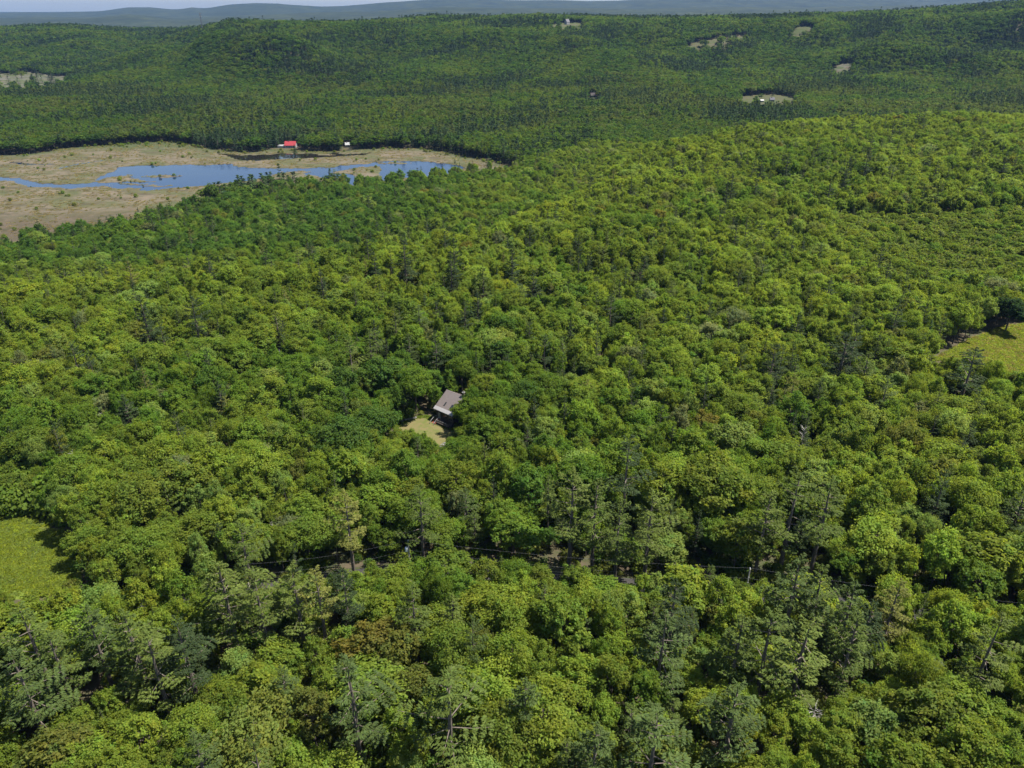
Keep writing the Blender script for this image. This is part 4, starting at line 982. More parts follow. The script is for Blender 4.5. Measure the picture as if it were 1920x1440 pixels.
# ------------------------------------------------------------------ labels that single each tree out
LANDMARKS = [(0.3984, 0.7188, 'the transformer pole'), (0.7328, 0.75, 'the bare pole'), (0.4365, 0.5278, 'the cabin'), (0.4141, 0.566, 'the lawn'), (0.026, 0.7222, 'the left meadow'), (0.9688, 0.4514, 'the right meadow'), (0.3646, 0.8333, 'the russet foreground tree'), (0.3385, 0.9097, 'the grey-green foreground pine'), (0.4375, 0.9306, 'the largest spreading pine'), (0.6432, 0.9653, 'the big bottom-edge pine'), (0.5599, 0.6597, 'the pale roadside giant pine'), (0.7865, 0.6667, 'the broad dark-hollowed pine'), (0.7917, 0.8611, 'the wide pale pine'), (0.8802, 0.7847, 'the conical golden pine'), (0.224, 0.7639, 'the pale roadside pine clump'), (0.3932, 0.3333, 'the tallest dark pine on the brow'), (0.1354, 0.4097, 'the dark triangular pine'), (0.1667, 0.6319, 'the big olive rounded tree'), (0.7031, 0.6458, 'the large olive dome'), (0.9531, 0.4931, 'the dark pine by the meadow'), (0.8281, 0.4653, 'the wide flat-boughed pine'), (0.9688, 0.7361, 'the road-end lime tree'), (0.224, 0.25, 'the near-shore spruce row'), (0.5312, 0.9375, 'the bottom-edge lime dome'), (0.9062, 0.9306, 'the wide olive corner tree'), (0.1042, 0.8333, 'the pines below the left meadow'), (0.7188, 0.5764, 'the pale fan-like tree'), (0.6901, 0.5451, 'the rust-topped crown'), (0.474, 0.5, 'the bright cabin-side lime tree'), (0.0521, 0.9653, 'the brown bottom-left corner tree'), (0.599, 0.8194, 'the young trees below the wires'), (0.1979, 0.9028, 'the lime crowns beside the pines'), (0.0417, 0.4653, 'the brown-tinged far left crown'), (0.2708, 0.4722, 'the pale dead tree'), (0.8333, 0.2222, 'the dark pines on the right ridge'), (0.9896, 0.4028, 'the right-meadow shade tree')]
def colour_word(t):
    r, g_, b = t["tint"]
    L = 0.3 * r + 0.6 * g_ + 0.1 * b
    if t["kind"] in ("pine", "spruce"):
        if r > g_ * 0.9: return "golden-green"
        return "dark-green" if L < 0.06 else "bluish-green" if b > 0.29 * g_ and L < 0.1 else "mid-green" if L < 0.105 else "pale-green"
    if r > g_ * 1.04: return "russet"
    if r > g_ * 0.845: return "brownish"
    if b > 0.38 * g_: return "greyish-green"
    if b > 0.28 * g_ and L > 0.11: return "pale-green"
    if L < 0.072: return "deep-green"
    if r < g_ * 0.7: return "mid-green" if L < 0.11 else "fresh-green"
    if r > g_ * 0.94: return "yellow-green" if L > 0.115 else "olive-green"
    return "lime-green" if L > 0.125 else "olive-green"
def form_word(t):
    if t["kind"] == "broadleaf":
        f = forms[t["var"] % len(forms)]
        s = "broad" if t["r"] > 4.3 else "small" if t["r"] < 2.9 else ""
        w = {"round": "rounded", "dome": "domed", "oval": "upright", "loose": "feathery", "pointed": "tapering"}[f]
        return (s + " " + w).strip() + " broadleaf tree"
    if t["kind"] == "pine":
        return ("tall " if t["h"] > 21 else "young " if t["h"] < 15 else "") + "layered pine"
    if t["kind"] == "spruce": return "narrow spruce"
    return "bare dead tree"
ORD = ["", "second", "third", "fourth", "fifth", "sixth", "seventh", "eighth", "ninth", "tenth"]
for t in trees:
    if t["var"] is None:
        t["var"] = int(RNG.randint(0, {"broadleaf": len(forms), "pine": 10, "spruce": 4, "dead": 4}[t["kind"]]))
buckets = {}
used_labels = {t["label"] for t in trees if t["label"]}
for k, lst in chosen.items():
    for t in lst:
        if t["label"]: continue
        u_, v_ = t["uv"]
        best = min(LANDMARKS, key=lambda L: (L[0] - u_) ** 2 + ((L[1] - v_) * 0.75) ** 2)
        du, dv = u_ - best[0], (v_ - best[1]) * 0.75
        a = math.degrees(math.atan2(-dv, du))
        side = ("right of" if -30 <= a < 30 else "behind-right of" if 30 <= a < 70 else "behind" if 70 <= a < 110 else "behind-left of" if 110 <= a < 150
                else "in front of" if -110 <= a < -70 else "front-right of" if -70 <= a < -30 else "front-left of" if -150 <= a < -110 else "left of")
        kind_txt = colour_word(t) + " " + form_word(t)
        buckets.setdefault((kind_txt, side, best[2]), []).append((math.hypot(du, dv), t))
for (kt, side, lm), lst in buckets.items():
    lst.sort(key=lambda p: p[0])
    for i, (_, t) in enumerate(lst):
        if len(lst) == 1: lab = "%s %s %s" % (kt, side, lm)
        else: lab = "%s %s %s %s" % (("nearest" if i == 0 else ORD[min(i, 9)] + " nearest"), kt, side, lm)
        if lab in used_labels: lab = lab.replace("nearest", "closest") if "nearest" in lab else "lone " + lab
        used_labels.add(lab); t["label"] = lab
        if len(lab.split()) > 16: print("LONG", lab)

# ------------------------------------------------------------------ single trees
REF = {"broadleaf": (14.0, 4.2), "pine": (22.0, 4.6), "spruce": (15.0, 2.4), "dead": (11.0, 2.0)}
NAME = {"broadleaf": "broadleaf_tree", "pine": "pine_tree", "spruce": "spruce_tree", "dead": "dead_tree"}
GROUP = {"broadleaf": "broadleaf trees of the near forest", "pine": "pines of the near forest", "spruce": "spruces of the forest and marsh edge", "dead": "dead standing trees"}
CAT = {"broadleaf": "broadleaf tree", "pine": "pine tree", "spruce": "spruce tree", "dead": "dead tree"}
proto = {}
for kind_, lst in chosen.items():
    K = {"broadleaf": BROAD, "pine": PINE, "spruce": SPRUCE, "dead": None}[kind_]
    for t in lst:
        rh, rr = REF[kind_]
        root = bpy.data.objects.new(NAME[kind_], None)
        root.empty_display_size = 0.5
        root.location = (t["x"], t["y"], t["z"] - 0.05)
        root.rotation_euler = (0, 0, t["rot"])
        root.scale = (t["r"] / rr * t["sx"], t["r"] / rr / t["sx"], t["h"] / rh)
        COL.objects.link(root)
        tag(root, t["label"], CAT[kind_], GROUP[kind_])
        if K is None:
            b = bpy.data.objects.new("bare_limbs", SNAG_MESH[t["var"] % 4]); b.parent = root; COL.objects.link(b)
            continue
        c = bpy.data.objects.new("crown", K.crown[t["var"] % len(K.crown)]); c.parent = root; COL.objects.link(c)
        c["tint"] = t["tint"]
        b = bpy.data.objects.new("trunk", K.trunk[t["var"] % len(K.trunk)]); b.parent = root; COL.objects.link(b)

# ------------------------------------------------------------------ the rest of the near forest, one object per kind
for kind_, K, nm, lab in (("broadleaf", BROAD, "broadleaf_forest", "mass of broadleaf crowns behind and between the single trees"),
                          ("pine", PINE, "pine_forest", "remaining pines scattered through the broadleaf forest"),
                          ("spruce", SPRUCE, "spruce_forest", "remaining small spruces scattered through the forest")):
    rest = [t for t in trees if t["kind"] == kind_ and t["id"] not in chosen_ids]
    if not rest: continue
    rh, rr = REF[kind_]
    scatter(nm, K.coll, [(t["x"], t["y"], t["z"] - 0.05) for t in rest], [t["rot"] for t in rest],
            [(t["r"] / rr * t["sx"], t["r"] / rr / t["sx"], t["h"] / rh) for t in rest], [t["var"] for t in rest], [t["tint"] for t in rest], lab)

# ------------------------------------------------------------------ far forest: valley and hills
def jitter_grid(x0, x1, y0, y1, s, seed):
    r = np.random.RandomState(seed)
    X, Y = np.meshgrid(np.arange(x0, x1, s), np.arange(y0, y1, s * 0.87))
    X = X + (np.arange(X.shape[0]) % 2)[:, None] * s / 2
    return (X + r.uniform(-.46, .46, X.shape) * s).ravel(), (Y + r.uniform(-.46, .46, Y.shape) * s).ravel()
parts = []
for (y0, y1, s, sd) in ((640, 1500, 6.8, 81), (1500, 2200, 8.6, 82), (2200, 3440, 11.5, 83)):
    x, y = jitter_grid(-0.78 * y1 - 80, 0.78 * y1 + 80, y0, y1, s, sd)
    k = (np.abs(x) < 0.76 * y + 70)
    k &= ~((y < 880) & ~((x < 110) & (y > np.interp(x, SX + [110, 200], SY + [900, 900]))))
    x, y = x[k], y[k]
    parts.append(np.stack([x, y, np.full(len(x), s)], 1))
fp = np.concatenate(parts)
fx_, fy_, fs_ = fp[:, 0], fp[:, 1], fp[:, 2]
ok = ~blocked(fx_, fy_)
in_clear = np.zeros(len(fx_), bool)
for _, p_, _k in CLEARINGS: in_clear |= in_poly(fx_, fy_, p_)
ok |= in_clear & (np.random.RandomState(88).rand(len(fx_)) < 0.10)
fx_, fy_, fs_ = fx_[ok], fy_[ok], fs_[ok]
fz_ = ground_z(fx_, fy_)
rng = np.random.RandomState(85)
nF = len(fx_)
# skip what lies wholly behind a crest
az = np.arctan2(fx_, fy_)
dist = np.hypot(fx_, fy_)
AZ = np.linspace(-0.75, 0.75, 260); DD = np.arange(300, 3500, 12.0)
gxx = np.sin(AZ)[:, None] * DD; gyy = np.cos(AZ)[:, None] * DD
ang = (ground_z(gxx, gyy) + 9 - 150) / DD
cm = np.maximum.accumulate(ang, axis=1)
ia = np.clip(np.round((az + 0.75) / 1.5 * 259).astype(int), 0, 259); idd = np.clip(((dist - 300) / 12).astype(int) - 2, 0, len(DD) - 1)
vis = (fz_ + 19 - 150) / dist > cm[ia, idd] - 0.0025
fx_, fy_, fs_, fz_, dist = fx_[vis], fy_[vis], fs_[vis], fz_[vis], dist[vis]
nF = len(fx_)
conif = 0.22 + 0.62 * wob(fx_, fy_, 380, 91) + 0.40 * wob(fx_, fy_, 130, 92)
conif = np.where(fy_ < 1100, conif + 0.10, conif)
is_con = rng.rand(nF) < np.clip(conif, 0.06, 0.88)
r_ = fs_ * rng.uniform(0.52, 1.02, nF)
h_ = rng.uniform(12.5, 16, nF) + np.where(fy_ > 2000, 1.5, 0)
brown = sstep(-0.15, 0.5, wob(fx_, fy_, 260, 93) + 0.5 * wob(fx_, fy_, 90, 94) + 0.25) * sstep(1700, 1350, fy_) * sstep(940, 1000, fy_)
bm = wob(fx_, fy_, 200, 95) + rng.normal(0, 0.7, nF)
T = lambda k: np.array(TINT[k])
tint = np.where((bm > 0.6)[:, None], T("lime") * 0.82, np.where((bm > -0.3)[:, None], T("green"), T("deep")))
tint = np.where((rng.rand(nF) < 0.10)[:, None], T("pale") * 0.8, tint)
tint = np.where((rng.rand(nF) < brown * 0.58)[:, None], (T("brown") * 0.9 + T("pinedark") * 0.35), tint)
ctint = np.where((rng.rand(nF) < 0.55)[:, None], T("pinedark"), T("pineblue") * 0.85)
ctint = np.where((rng.rand(nF) < brown * 0.5)[:, None], T("brown") * 0.8, ctint)
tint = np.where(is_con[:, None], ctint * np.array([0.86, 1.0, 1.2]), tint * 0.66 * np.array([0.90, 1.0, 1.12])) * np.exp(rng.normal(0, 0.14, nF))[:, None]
# taller trees stand out now and then
tall = rng.rand(nF) < 0.02
h_ = np.where(is_con, h_ * rng.uniform(0.95, 1.18, nF), h_); h_ = np.where(tall, h_ * 1.25, h_)
FARHIDE = np.zeros(nF, bool)
for i in np.where((fy_ > 640) & (fy_ < 2700))[0]:
    pass
d_ = CLEAR_W[:, :2]
for k in range(len(CLEAR_W)):
    P = CLEAR_W[k]
    if P[1] < 740: continue
    dd = P - CAM; tt = (fx_ * dd[0] + fy_ * dd[1]) / (dd[0] ** 2 + dd[1] ** 2)
    off = np.hypot(fx_ - tt * dd[0], fy_ - tt * dd[1]); zz = CAM[2] + tt * dd[2]
    FARHIDE |= (tt < 0.999) & (tt > 0.3) & (off < r_ * 1.1 + 1.5) & (fz_ + h_ > zz - 0.5)
for con_, K, nm, lab in ((False, FAR_BROAD, "far_broadleaf_forest", "distant broadleaf woods across the valley and hills"),
                         (True, FAR_CONIFER, "far_conifer_forest", "distant dark conifer woods across the valley and hills")):
    m = (is_con == con_) & ~FARHIDE
    rr = 4.2 if not con_ else 4.0; rh = 14.0 if not con_ else 19.0
    n = int(m.sum())
    ix = np.where(rng.rand(n) < 0.8, rng.randint(0, 3, n), rng.randint(3, 6, n)) if con_ else rng.randint(0, 6, n)
    sr = r_[m] / rr
    sr = np.where(con_ & (ix > 2), sr * 1.25, sr)
    scatter(nm, K.coll, np.stack([fx_[m], fy_[m], fz_[m] - 0.3], 1), rng.uniform(0, 2 * PI, n),
            np.stack([sr, sr, h_[m] / rh], 1), ix, tint[m], lab)
    print(nm, n)

# ------------------------------------------------------------------ undergrowth, meadow growth, marsh growth
def in_view_pts(n, x0, x1, y0, y1, seed):
    r = np.random.RandomState(seed)
    return r.uniform(x0, x1, n), r.uniform(y0, y1, n), r
def grow_stuff(name, K, x, y, r, s0, s1, tints, lab, zoff=0.0, ysq=1.0, zf=None):
    n = len(x)
    s = r.uniform(s0, s1, n)
    tt = np.array([TINT[k] if isinstance(k, str) else k for k in tints])[r.randint(0, len(tints), n)] * np.exp(r.normal(0, 0.15, n))[:, None]
    z = (ground_z(x, y) if zf is None else zf(x, y)) + zoff
    scatter(name, K.coll, np.stack([x, y, z], 1), r.uniform(0, 6.28, n), np.stack([s, s, s * ysq], 1), r.randint(0, len(K.coll.objects), n), tt, lab)
for n_, poly in enumerate(YOUNG):
    xs_ = [p[0] for p in poly]; ys_ = [p[1] for p in poly]
    x, y, r = in_view_pts(int((max(xs_) - min(xs_)) * (max(ys_) - min(ys_)) / 4.5), min(xs_), max(xs_), min(ys_), max(ys_), 120 + n_)
    k = in_poly(x, y, poly) & ~blocked(x, y)
    grow_stuff("thicket", SHRUB, x[k], y[k], r, 1.3, 3.0, [[(0.118, 0.172, 0.026), (0.10, 0.16, 0.022), (0.13, 0.18, 0.03)], [(0.09, 0.14, 0.022), (0.08, 0.125, 0.022)], [(0.095, 0.122, 0.022), (0.082, 0.115, 0.022), (0.105, 0.125, 0.026)]][n_], ["soft light green thicket of young growth above the left meadow", "smooth young thicket along the brow below the bog", "fine even young growth in front of the dark row on the right"][n_], 0.0, 1.15)
# under the trees, on the road verges and round the cabin
x, y, r = in_view_pts(9000, -190, 190, 60, 230, 101)
k = ~in_poly(x, y, LAWN) & ~in_poly(x, y, MEADOW_WEST) & (road_dist(x, y) > 1.9) & ~in_poly(x, y, FOOT[-len(HOUSES) - 1][0])
grow_stuff("undergrowth", SHRUB, x[k], y[k], r, 0.5, 1.5, ["green", "olive", "deep", "brown"], "low shrubs and saplings under the trees and along the road")
for poly, cols, n, sd, lab in ((MEADOW_WEST, ["lime", "yellow", "lime", "pale", (0.2, 0.24, 0.02)], 9000, 102, "ferns and tall weeds covering the bright meadow left of the pines"),
                               (MEADOW_EAST, ["yellow", "lime", "yellow", (0.2, 0.17, 0.06)], 9000, 103, "weeds and grass tufts covering the meadow at the right edge")):
    xs_ = [p[0] for p in poly]; ys_ = [p[1] for p in poly]
    x, y, r = in_view_pts(n * 2, min(xs_), max(xs_), min(ys_), max(ys_), sd)
    dens = 0.85 + 0.5 * wob(x, y, 22, sd)
    k = in_poly(x, y, poly) & (r.rand(len(x)) < dens)
    grow_stuff("meadow_plants", TUFT, x[k], y[k], r, 0.6, 1.7, cols, lab, 0.2)
x, y, r = in_view_pts(5000, min(p[0] for p in LAWN), max(p[0] for p in LAWN), min(p[1] for p in LAWN), max(p[1] for p in LAWN), 104)
k = in_poly(x, y, LAWN) & (poly_dist(x, y, LAWN) < 1.6)
grow_stuff("lawn_edge_grass", TUFT, x[k], y[k], r, 0.4, 1.0, ["olive", "yellow", "green"], "uncut grass along the edge of the cabin lawn", 0.15)
x, y, r = in_view_pts(26000, -600, 60, 470, 985, 105)
wet = in_poly(x, y, POND)
for isl in POND_ISLANDS: wet &= ~in_poly(x, y, isl)
wet |= in_poly(x, y, CREEK)
k = in_poly(x, y, MARSH) & ~wet & (poly_dist(x, y, POND) > 1.5) & (r.rand(len(x)) < 0.5 + 0.5 * wob(x, y, 45, 106)) & (np.abs(x) < 0.75 * y + 20)
grow_stuff("marsh_grass", TUFT, x[k], y[k], r, 1.4, 2.8, [(0.20, 0.165, 0.09), (0.165, 0.14, 0.07), (0.13, 0.13, 0.045), (0.18, 0.145, 0.08)], "tan sedge and reeds standing over the bog", 0.0, 0.8, zf=lambda a, b: np.full(len(a), 0.3))
x, y, r = in_view_pts(6500, -600, 60, 470, 985, 107)
wet = in_poly(x, y, POND) | in_poly(x, y, CREEK)
dens = np.clip(0.9 * wob(x, y, 55, 108) * (0.5 + wob(x, y, 19, 110)) - 0.1, 0, 1) + 0.7 * (poly_dist(x, y, MARSH) < 14) + 0.35 * sstep(600, 500, y) + 0.8 * sstep(920, 955, y)
k = in_poly(x, y, MARSH) & ~wet & (poly_dist(x, y, POND) > 3) & (r.rand(len(x)) < dens * 0.6) & (np.abs(x) < 0.75 * y + 20)
for isl in POND_ISLANDS: k |= in_poly(x, y, isl) & (r.rand(len(x)) < 0.25)
grow_stuff("marsh_shrubs", SHRUB, x[k], y[k], r, 0.5, 1.5, ["olive", "green", "olive", "brown", "brown"], "low bushes scattered over the bog and along its edges", 0.0, 1.1, zf=lambda a, b: np.full(len(a), 0.2))

x, y, r = in_view_pts(1500, -600, 40, 470, 985, 109)
wet = in_poly(x, y, POND) | in_poly(x, y, CREEK)
k = in_poly(x, y, MARSH) & ~wet & (r.rand(len(x)) < 0.10 + 0.5 * sstep(660, 540, y) + 0.4 * (poly_dist(x, y, POND) < 12)) & (np.abs(x) < 0.75 * y + 20)
x, y = x[k], y[k]; n = len(x); sh = r.uniform(0.16, 0.42, n)
scatter("marsh_snags", SNAGS, np.stack([x, y, np.full(n, 0.2)], 1), r.uniform(0, 6.28, n), np.stack([sh * 0.8, sh * 0.8, sh], 1), r.randint(0, 4, n), np.ones((n, 3)) * 0.2, "short dead stems standing in the bog")

# ------------------------------------------------------------------ utility poles and wires
M_POLE = simple_mat("weathered_pole_wood", (0.34, 0.31, 0.27), 0.85, 0.25, 3.0)
M_PORC = simple_mat("glazed_insulator", (0.55, 0.55, 0.55), 0.2, 0.05, 3.0)
M_STEEL = simple_mat("galvanised_steel", (0.42, 0.43, 0.44), 0.45, 0.1, 3.0, metal=0.6)
M_TANK = simple_mat("pale_painted_tank", (0.66, 0.67, 0.67), 0.4, 0.08, 3.0)
M_WIRE = simple_mat("wire_aluminium", (0.16, 0.16, 0.165), 0.6, 0.1, 3.0)
M_CABLE = simple_mat("black_cable_sheath", (0.05, 0.05, 0.055), 0.6, 0.1, 3.0)
pole_tops = []
for i, (x, y, hgt, lab, tank) in enumerate(POLES):
    z = gz(x, y)
    root = empty("utility_pole", (x, y, z), 0.0, label=lab, cat="utility pole", group="wooden poles carrying the power line")
    mb = MB(); mb.tube([(0, 0, -1.2), (0, 0, hgt * .5), (0, 0, hgt)], [0.19, 0.165, 0.135], 10); mb.build("post", M_POLE, root)
    mb = MB(); mb.tube([(0, 0, hgt), (0, 0, hgt + 0.12), (0, 0, hgt + 0.16), (0, 0, hgt + 0.30)], [0.05, 0.11, 0.07, 0.09], 8); mb.build("insulator", M_PORC, root)
    mb = MB(); mb.box(-0.06, 0.06, -0.30, -0.13, hgt - 2.25, hgt - 1.95); mb.tube([(0, -0.3, hgt - 2.1), (0, -0.38, hgt - 2.1)], 0.07, 8); mb.build("neutral_bracket", M_STEEL, root)
    mb = MB(); mb.box(-0.05, 0.05, -0.28, -0.13, hgt - 3.6, hgt - 3.35); mb.box(-0.05, 0.05, -0.28, -0.13, hgt - 4.2, hgt - 4.0); mb.build("cable_clamp", M_STEEL, root)
    if tank:
        mb = MB(); mb.tube([(-0.5, -0.05, hgt - 2.75), (-0.5, -0.05, hgt - 2.7), (-0.5, -0.05, hgt - 1.75), (-0.5, -0.05, hgt - 1.68)], [0.26, 0.31, 0.31, 0.22], 14)
        tr = mb.build("transformer", M_TANK, root)
        mb = MB(); mb.tube([(-0.5, -0.05, hgt - 1.68), (-0.5, -0.05, hgt - 1.5), (-0.5, -0.05, hgt - 1.32)], [0.07, 0.045, 0.05], 8); mb.build("bushing", M_PORC, tr)
        mb = MB(); mb.box(-0.25, -0.12, -0.12, 0.02, hgt - 2.6, hgt - 2.5); mb.box(-0.25, -0.12, -0.12, 0.02, hgt - 1.95, hgt - 1.85); mb.build("hanger", M_STEEL, tr)
    pole_tops.append((x, y, z, hgt))
SPANS = ["span running into the trees left of the transformer pole", "span between the transformer pole and the bare pole", "span running into the pines right of the bare pole"]
for s_ in range(len(pole_tops) - 1):
    (x0, y0, z0, h0), (x1, y1, z1, h1) = pole_tops[s_], pole_tops[s_ + 1]
    for dh, dy, sag, rad, mt, nm, what in ((0.28, 0, 1.1, 0.009, M_WIRE, "power_wire", "bare topmost power wire"), (-2.1, -0.36, 1.25, 0.009, M_WIRE, "power_wire", "neutral wire below the top wire"),
                                      (-3.5, -0.26, 1.3, 0.017, M_CABLE, "phone_cable", "thick upper phone cable"), (-4.1, -0.26, 1.4, 0.017, M_CABLE, "phone_cable", "thick lower phone cable")):
        a = Vector((x0, y0 + dy, z0 + h0 + dh)); b = Vector((x1, y1 + dy, z1 + h1 + dh))
        pts = []
        for k in range(25):
            t = k / 24; p = a.lerp(b, t); p.z -= sag * 4 * t * (1 - t); pts.append(p)
        mb = MB(); mb.tube(pts, rad, 5)
        tag(mb.build(nm, mt), "%s, %s" % (what, SPANS[s_]), "wire", "wires of the roadside line")

# ------------------------------------------------------------------ houses
M_ROOF = simple_mat("brown_grey_metal_roof", (0.135, 0.114, 0.108), 0.55, 0.06, 1.2)
M_DARKWOOD = simple_mat("dark_stained_boards", (0.055, 0.042, 0.034), 0.8, 0.3, 4.0)
M_WHITE = simple_mat("white_paint", (0.25, 0.245, 0.24), 0.5, 0.05, 2.0)
M_ICE = simple_mat("bare_sheet_metal", (0.26, 0.25, 0.252), 0.5, 0.06, 2.0)
M_GLASS = simple_mat("dark_window_glass", (0.02, 0.024, 0.03), 0.08, 0.05, 1.0, spec=0.6)
M_REDWOOD = simple_mat("red_brown_deck_boards", (0.24, 0.085, 0.055), 0.7, 0.25, 4.0)
M_BRICK = simple_mat("sooty_brick", (0.085, 0.06, 0.055), 0.9, 0.3, 6.0)
M_STONE = simple_mat("grey_field_stone", (0.17, 0.16, 0.15), 0.9, 0.25, 3.0, bump=0.4)
M_REDROOF = simple_mat("red_metal_roof", (0.30, 0.04, 0.045), 0.45, 0.05, 0.5)
M_GREYROOF = simple_mat("grey_shingle_roof", (0.11, 0.105, 0.115), 0.8, 0.15, 1.0)
M_BROWNWALL = simple_mat("brown_clapboard", (0.05, 0.042, 0.04), 0.8, 0.15, 1.0)

# the cabin: x along the front eave, y up the front slope, z up; front eave at y = 0
cz = min(gz(*cab(0, 0)), gz(*cab(7.9, 0)))
cabin = empty("cabin", (CABIN_XY[0], CABIN_XY[1], cz), math.atan2(CAB_EX.y, CAB_EX.x),
              label="brown-roofed wooden cabin with a white metal eave strip above the lawn clearing", cat="cabin")
W_, D_, ZE, ZR = 7.9, 12.2, 4.3, 8.3
mb = MB()   # walls with the gables
def wall_face(pts): mb.poly(pts)
x0, x1, y0, y1 = 0.35, W_ - 0.35, 0.7, D_ - 0.5
zr = lambda y: ZE + (ZR - ZE) * (y / 6.1 if y <= 6.1 else (12.2 - y) / 6.1) - 0.16
mb.poly([(x0, y0, -0.6), (x1, y0, -0.6), (x1, y0, zr(y0)), (x0, y0, zr(y0))])
mb.poly([(x1, y1, -0.6), (x0, y1, -0.6), (x0, y1, zr(y1)), (x1, y1, zr(y1))])
for xx, fl in ((x0, 1), (x1, -1)):
    p = [(xx, y1, -0.6), (xx, y0, -0.6), (xx, y0, zr(y0)), (xx, 6.1, zr(6.1)), (xx, y1, zr(y1))]
    mb.poly(p if fl > 0 else p[::-1])
mb.build("wall", M_DARKWOOD, cabin)
sl = (ZR - ZE) / 6.1
mb = MB()
mb.slab([(-0.1, 0, ZE), (W_ + 0.1, 0, ZE), (W_ + 0.1, 6.1, ZR), (-0.1, 6.1, ZR)], 0.14)
mb.slab([(-0.1, 6.104, ZR), (W_ + 0.1, 6.104, ZR), (W_ + 0.1, 12.2, ZE), (-0.1, 12.2, ZE)], 0.14)
roof = mb.build("roof", M_ROOF, cabin)
mb = MB()
for k in range(14):      # standing seams, front and back
    xx = 0.2 + k * 0.58
    for (ya, za, yb, zb) in ((0.95, ZE + sl * .95, 6.0, ZR - sl * .1), (6.2, ZR - sl * .1, 12.15, ZE + sl * .05)):
        mb.quad((xx, ya, za + 0.035), (xx + 0.03, ya, za + 0.035), (xx + 0.03, yb, zb + 0.035), (xx, yb, zb + 0.035))
        mb.quad((xx, ya, za), (xx, ya, za + 0.035), (xx, yb, zb + 0.035), (xx, yb, zb))
        mb.quad((xx + 0.03, ya, za + 0.035), (xx + 0.03, ya, za), (xx + 0.03, yb, zb), (xx + 0.03, yb, zb + 0.035))
tag(mb.build("seam", M_ROOF, roof), kind='stuff')
mb = MB(); mb.slab([(-0.16, 5.95, ZR - .06), (W_ + 0.16, 5.95, ZR - .06), (W_ + .16, 6.1, ZR + .045), (-.16, 6.1, ZR + .045)], 0.03)
mb.slab([(-0.16, 6.102, ZR + .045), (W_ + 0.16, 6.102, ZR + .045), (W_ + .16, 6.26, ZR - .06), (-.16, 6.26, ZR - .06)], 0.03)
mb.build("ridge_cap", simple_mat("pale_ridge_cap", (0.2, 0.165, 0.155), 0.45, 0.05, 2), roof)
mb = MB(); mb.slab([(-0.13, -0.06, ZE - 0.02), (W_ + 0.13, -0.06, ZE - 0.02), (W_ + 0.13, 0.92, ZE + sl * 0.92 + 0.03), (-0.13, 0.92, ZE + sl * 0.92 + 0.03)], 0.03)
mb.build("ice_belt", M_ICE, roof)
mb = MB(); mb.box(-0.12, W_ + .12, -0.10, -0.02, ZE - .26, ZE - .05); mb.build("fascia", M_WHITE, roof)
for (xs_, w_) in ((2.65, 0.5), (5.35, 1.0)):
    ya, yb = 1.65, 2.75
    mb = MB(); mb.slab([(xs_, ya, ZE + sl * ya + .16), (xs_ + w_, ya, ZE + sl * ya + .16), (xs_ + w_, yb, ZE + sl * yb + .16), (xs_, yb, ZE + sl * yb + .16)], 0.15)
    sk = mb.build("skylight", simple_mat("skylight_frame", (0.05, 0.045, 0.045), 0.5, 0.05, 2), roof)
    mb = MB(); mb.quad(*[(a, b, ZE + sl * b + .166) for a, b in ((xs_ + .08, ya + .08), (xs_ + w_ - .08, ya + .08), (xs_ + w_ - .08, yb - .08), (xs_ + .08, yb - .08))])
    mb.build("pane", M_GLASS, roof)
mb = MB(); mb.box(6.55, 7.35, 6.0, 6.9, ZR - 1.2, ZR + 1.15); ch = mb.build("chimney", M_BRICK, cabin)
mb = MB(); mb.box(6.48, 7.42, 5.93, 6.97, ZR + 1.15, ZR + 1.27); mb.tube([(6.95, 6.45, ZR + 1.27), (6.95, 6.45, ZR + 1.6)], 0.16, 8); mb.build("chimney_cap", simple_mat("grey_mortar", (0.13, 0.125, 0.12), .9, .2, 3), ch)
def cab_window(x, z, w, hh, y=0.7):
    mb = MB()
    t = 0.09
    mb.box(x - t, x + w + t, y - .05, y - .003, z - t, z); mb.box(x - t, x + w + t, y - .05, y - .003, z + hh, z + hh + t)
    mb.box(x - t, x, y - .05, y - .003, z, z + hh); mb.box(x + w, x + w + t, y - .05, y - .003, z, z + hh)
    mb.box(x + w / 2 - .025, x + w / 2 + .025, y - .04, y - .004, z, z + hh)
    wn = mb.build("window", simple_mat("dark_window_frame", (0.12, 0.10, 0.085), .7, .1, 2), cabin)
    mb = MB(); mb.quad((x, y - .012, z), (x + w, y - .012, z), (x + w, y - .012, z + hh), (x, y - .012, z + hh)); mb.build("pane", M_GLASS, wn)
cab_window(3.4, 1.9, 1.5, 1.25); cab_window(5.7, 1.9, 1.3, 1.25)
mb = MB(); mb.box(1.15, 2.1, 0.62, 0.697, 0.92, 2.98); dr = mb.build("door", simple_mat("grey_green_door", (0.2, 0.21, 0.2), .5, .08, 2), cabin)
mb = MB(); mb.tube([(2.0, 0.6, 1.95), (2.0, 0.55, 1.95)], 0.035, 8); mb.build("door_handle", M_STEEL, dr)
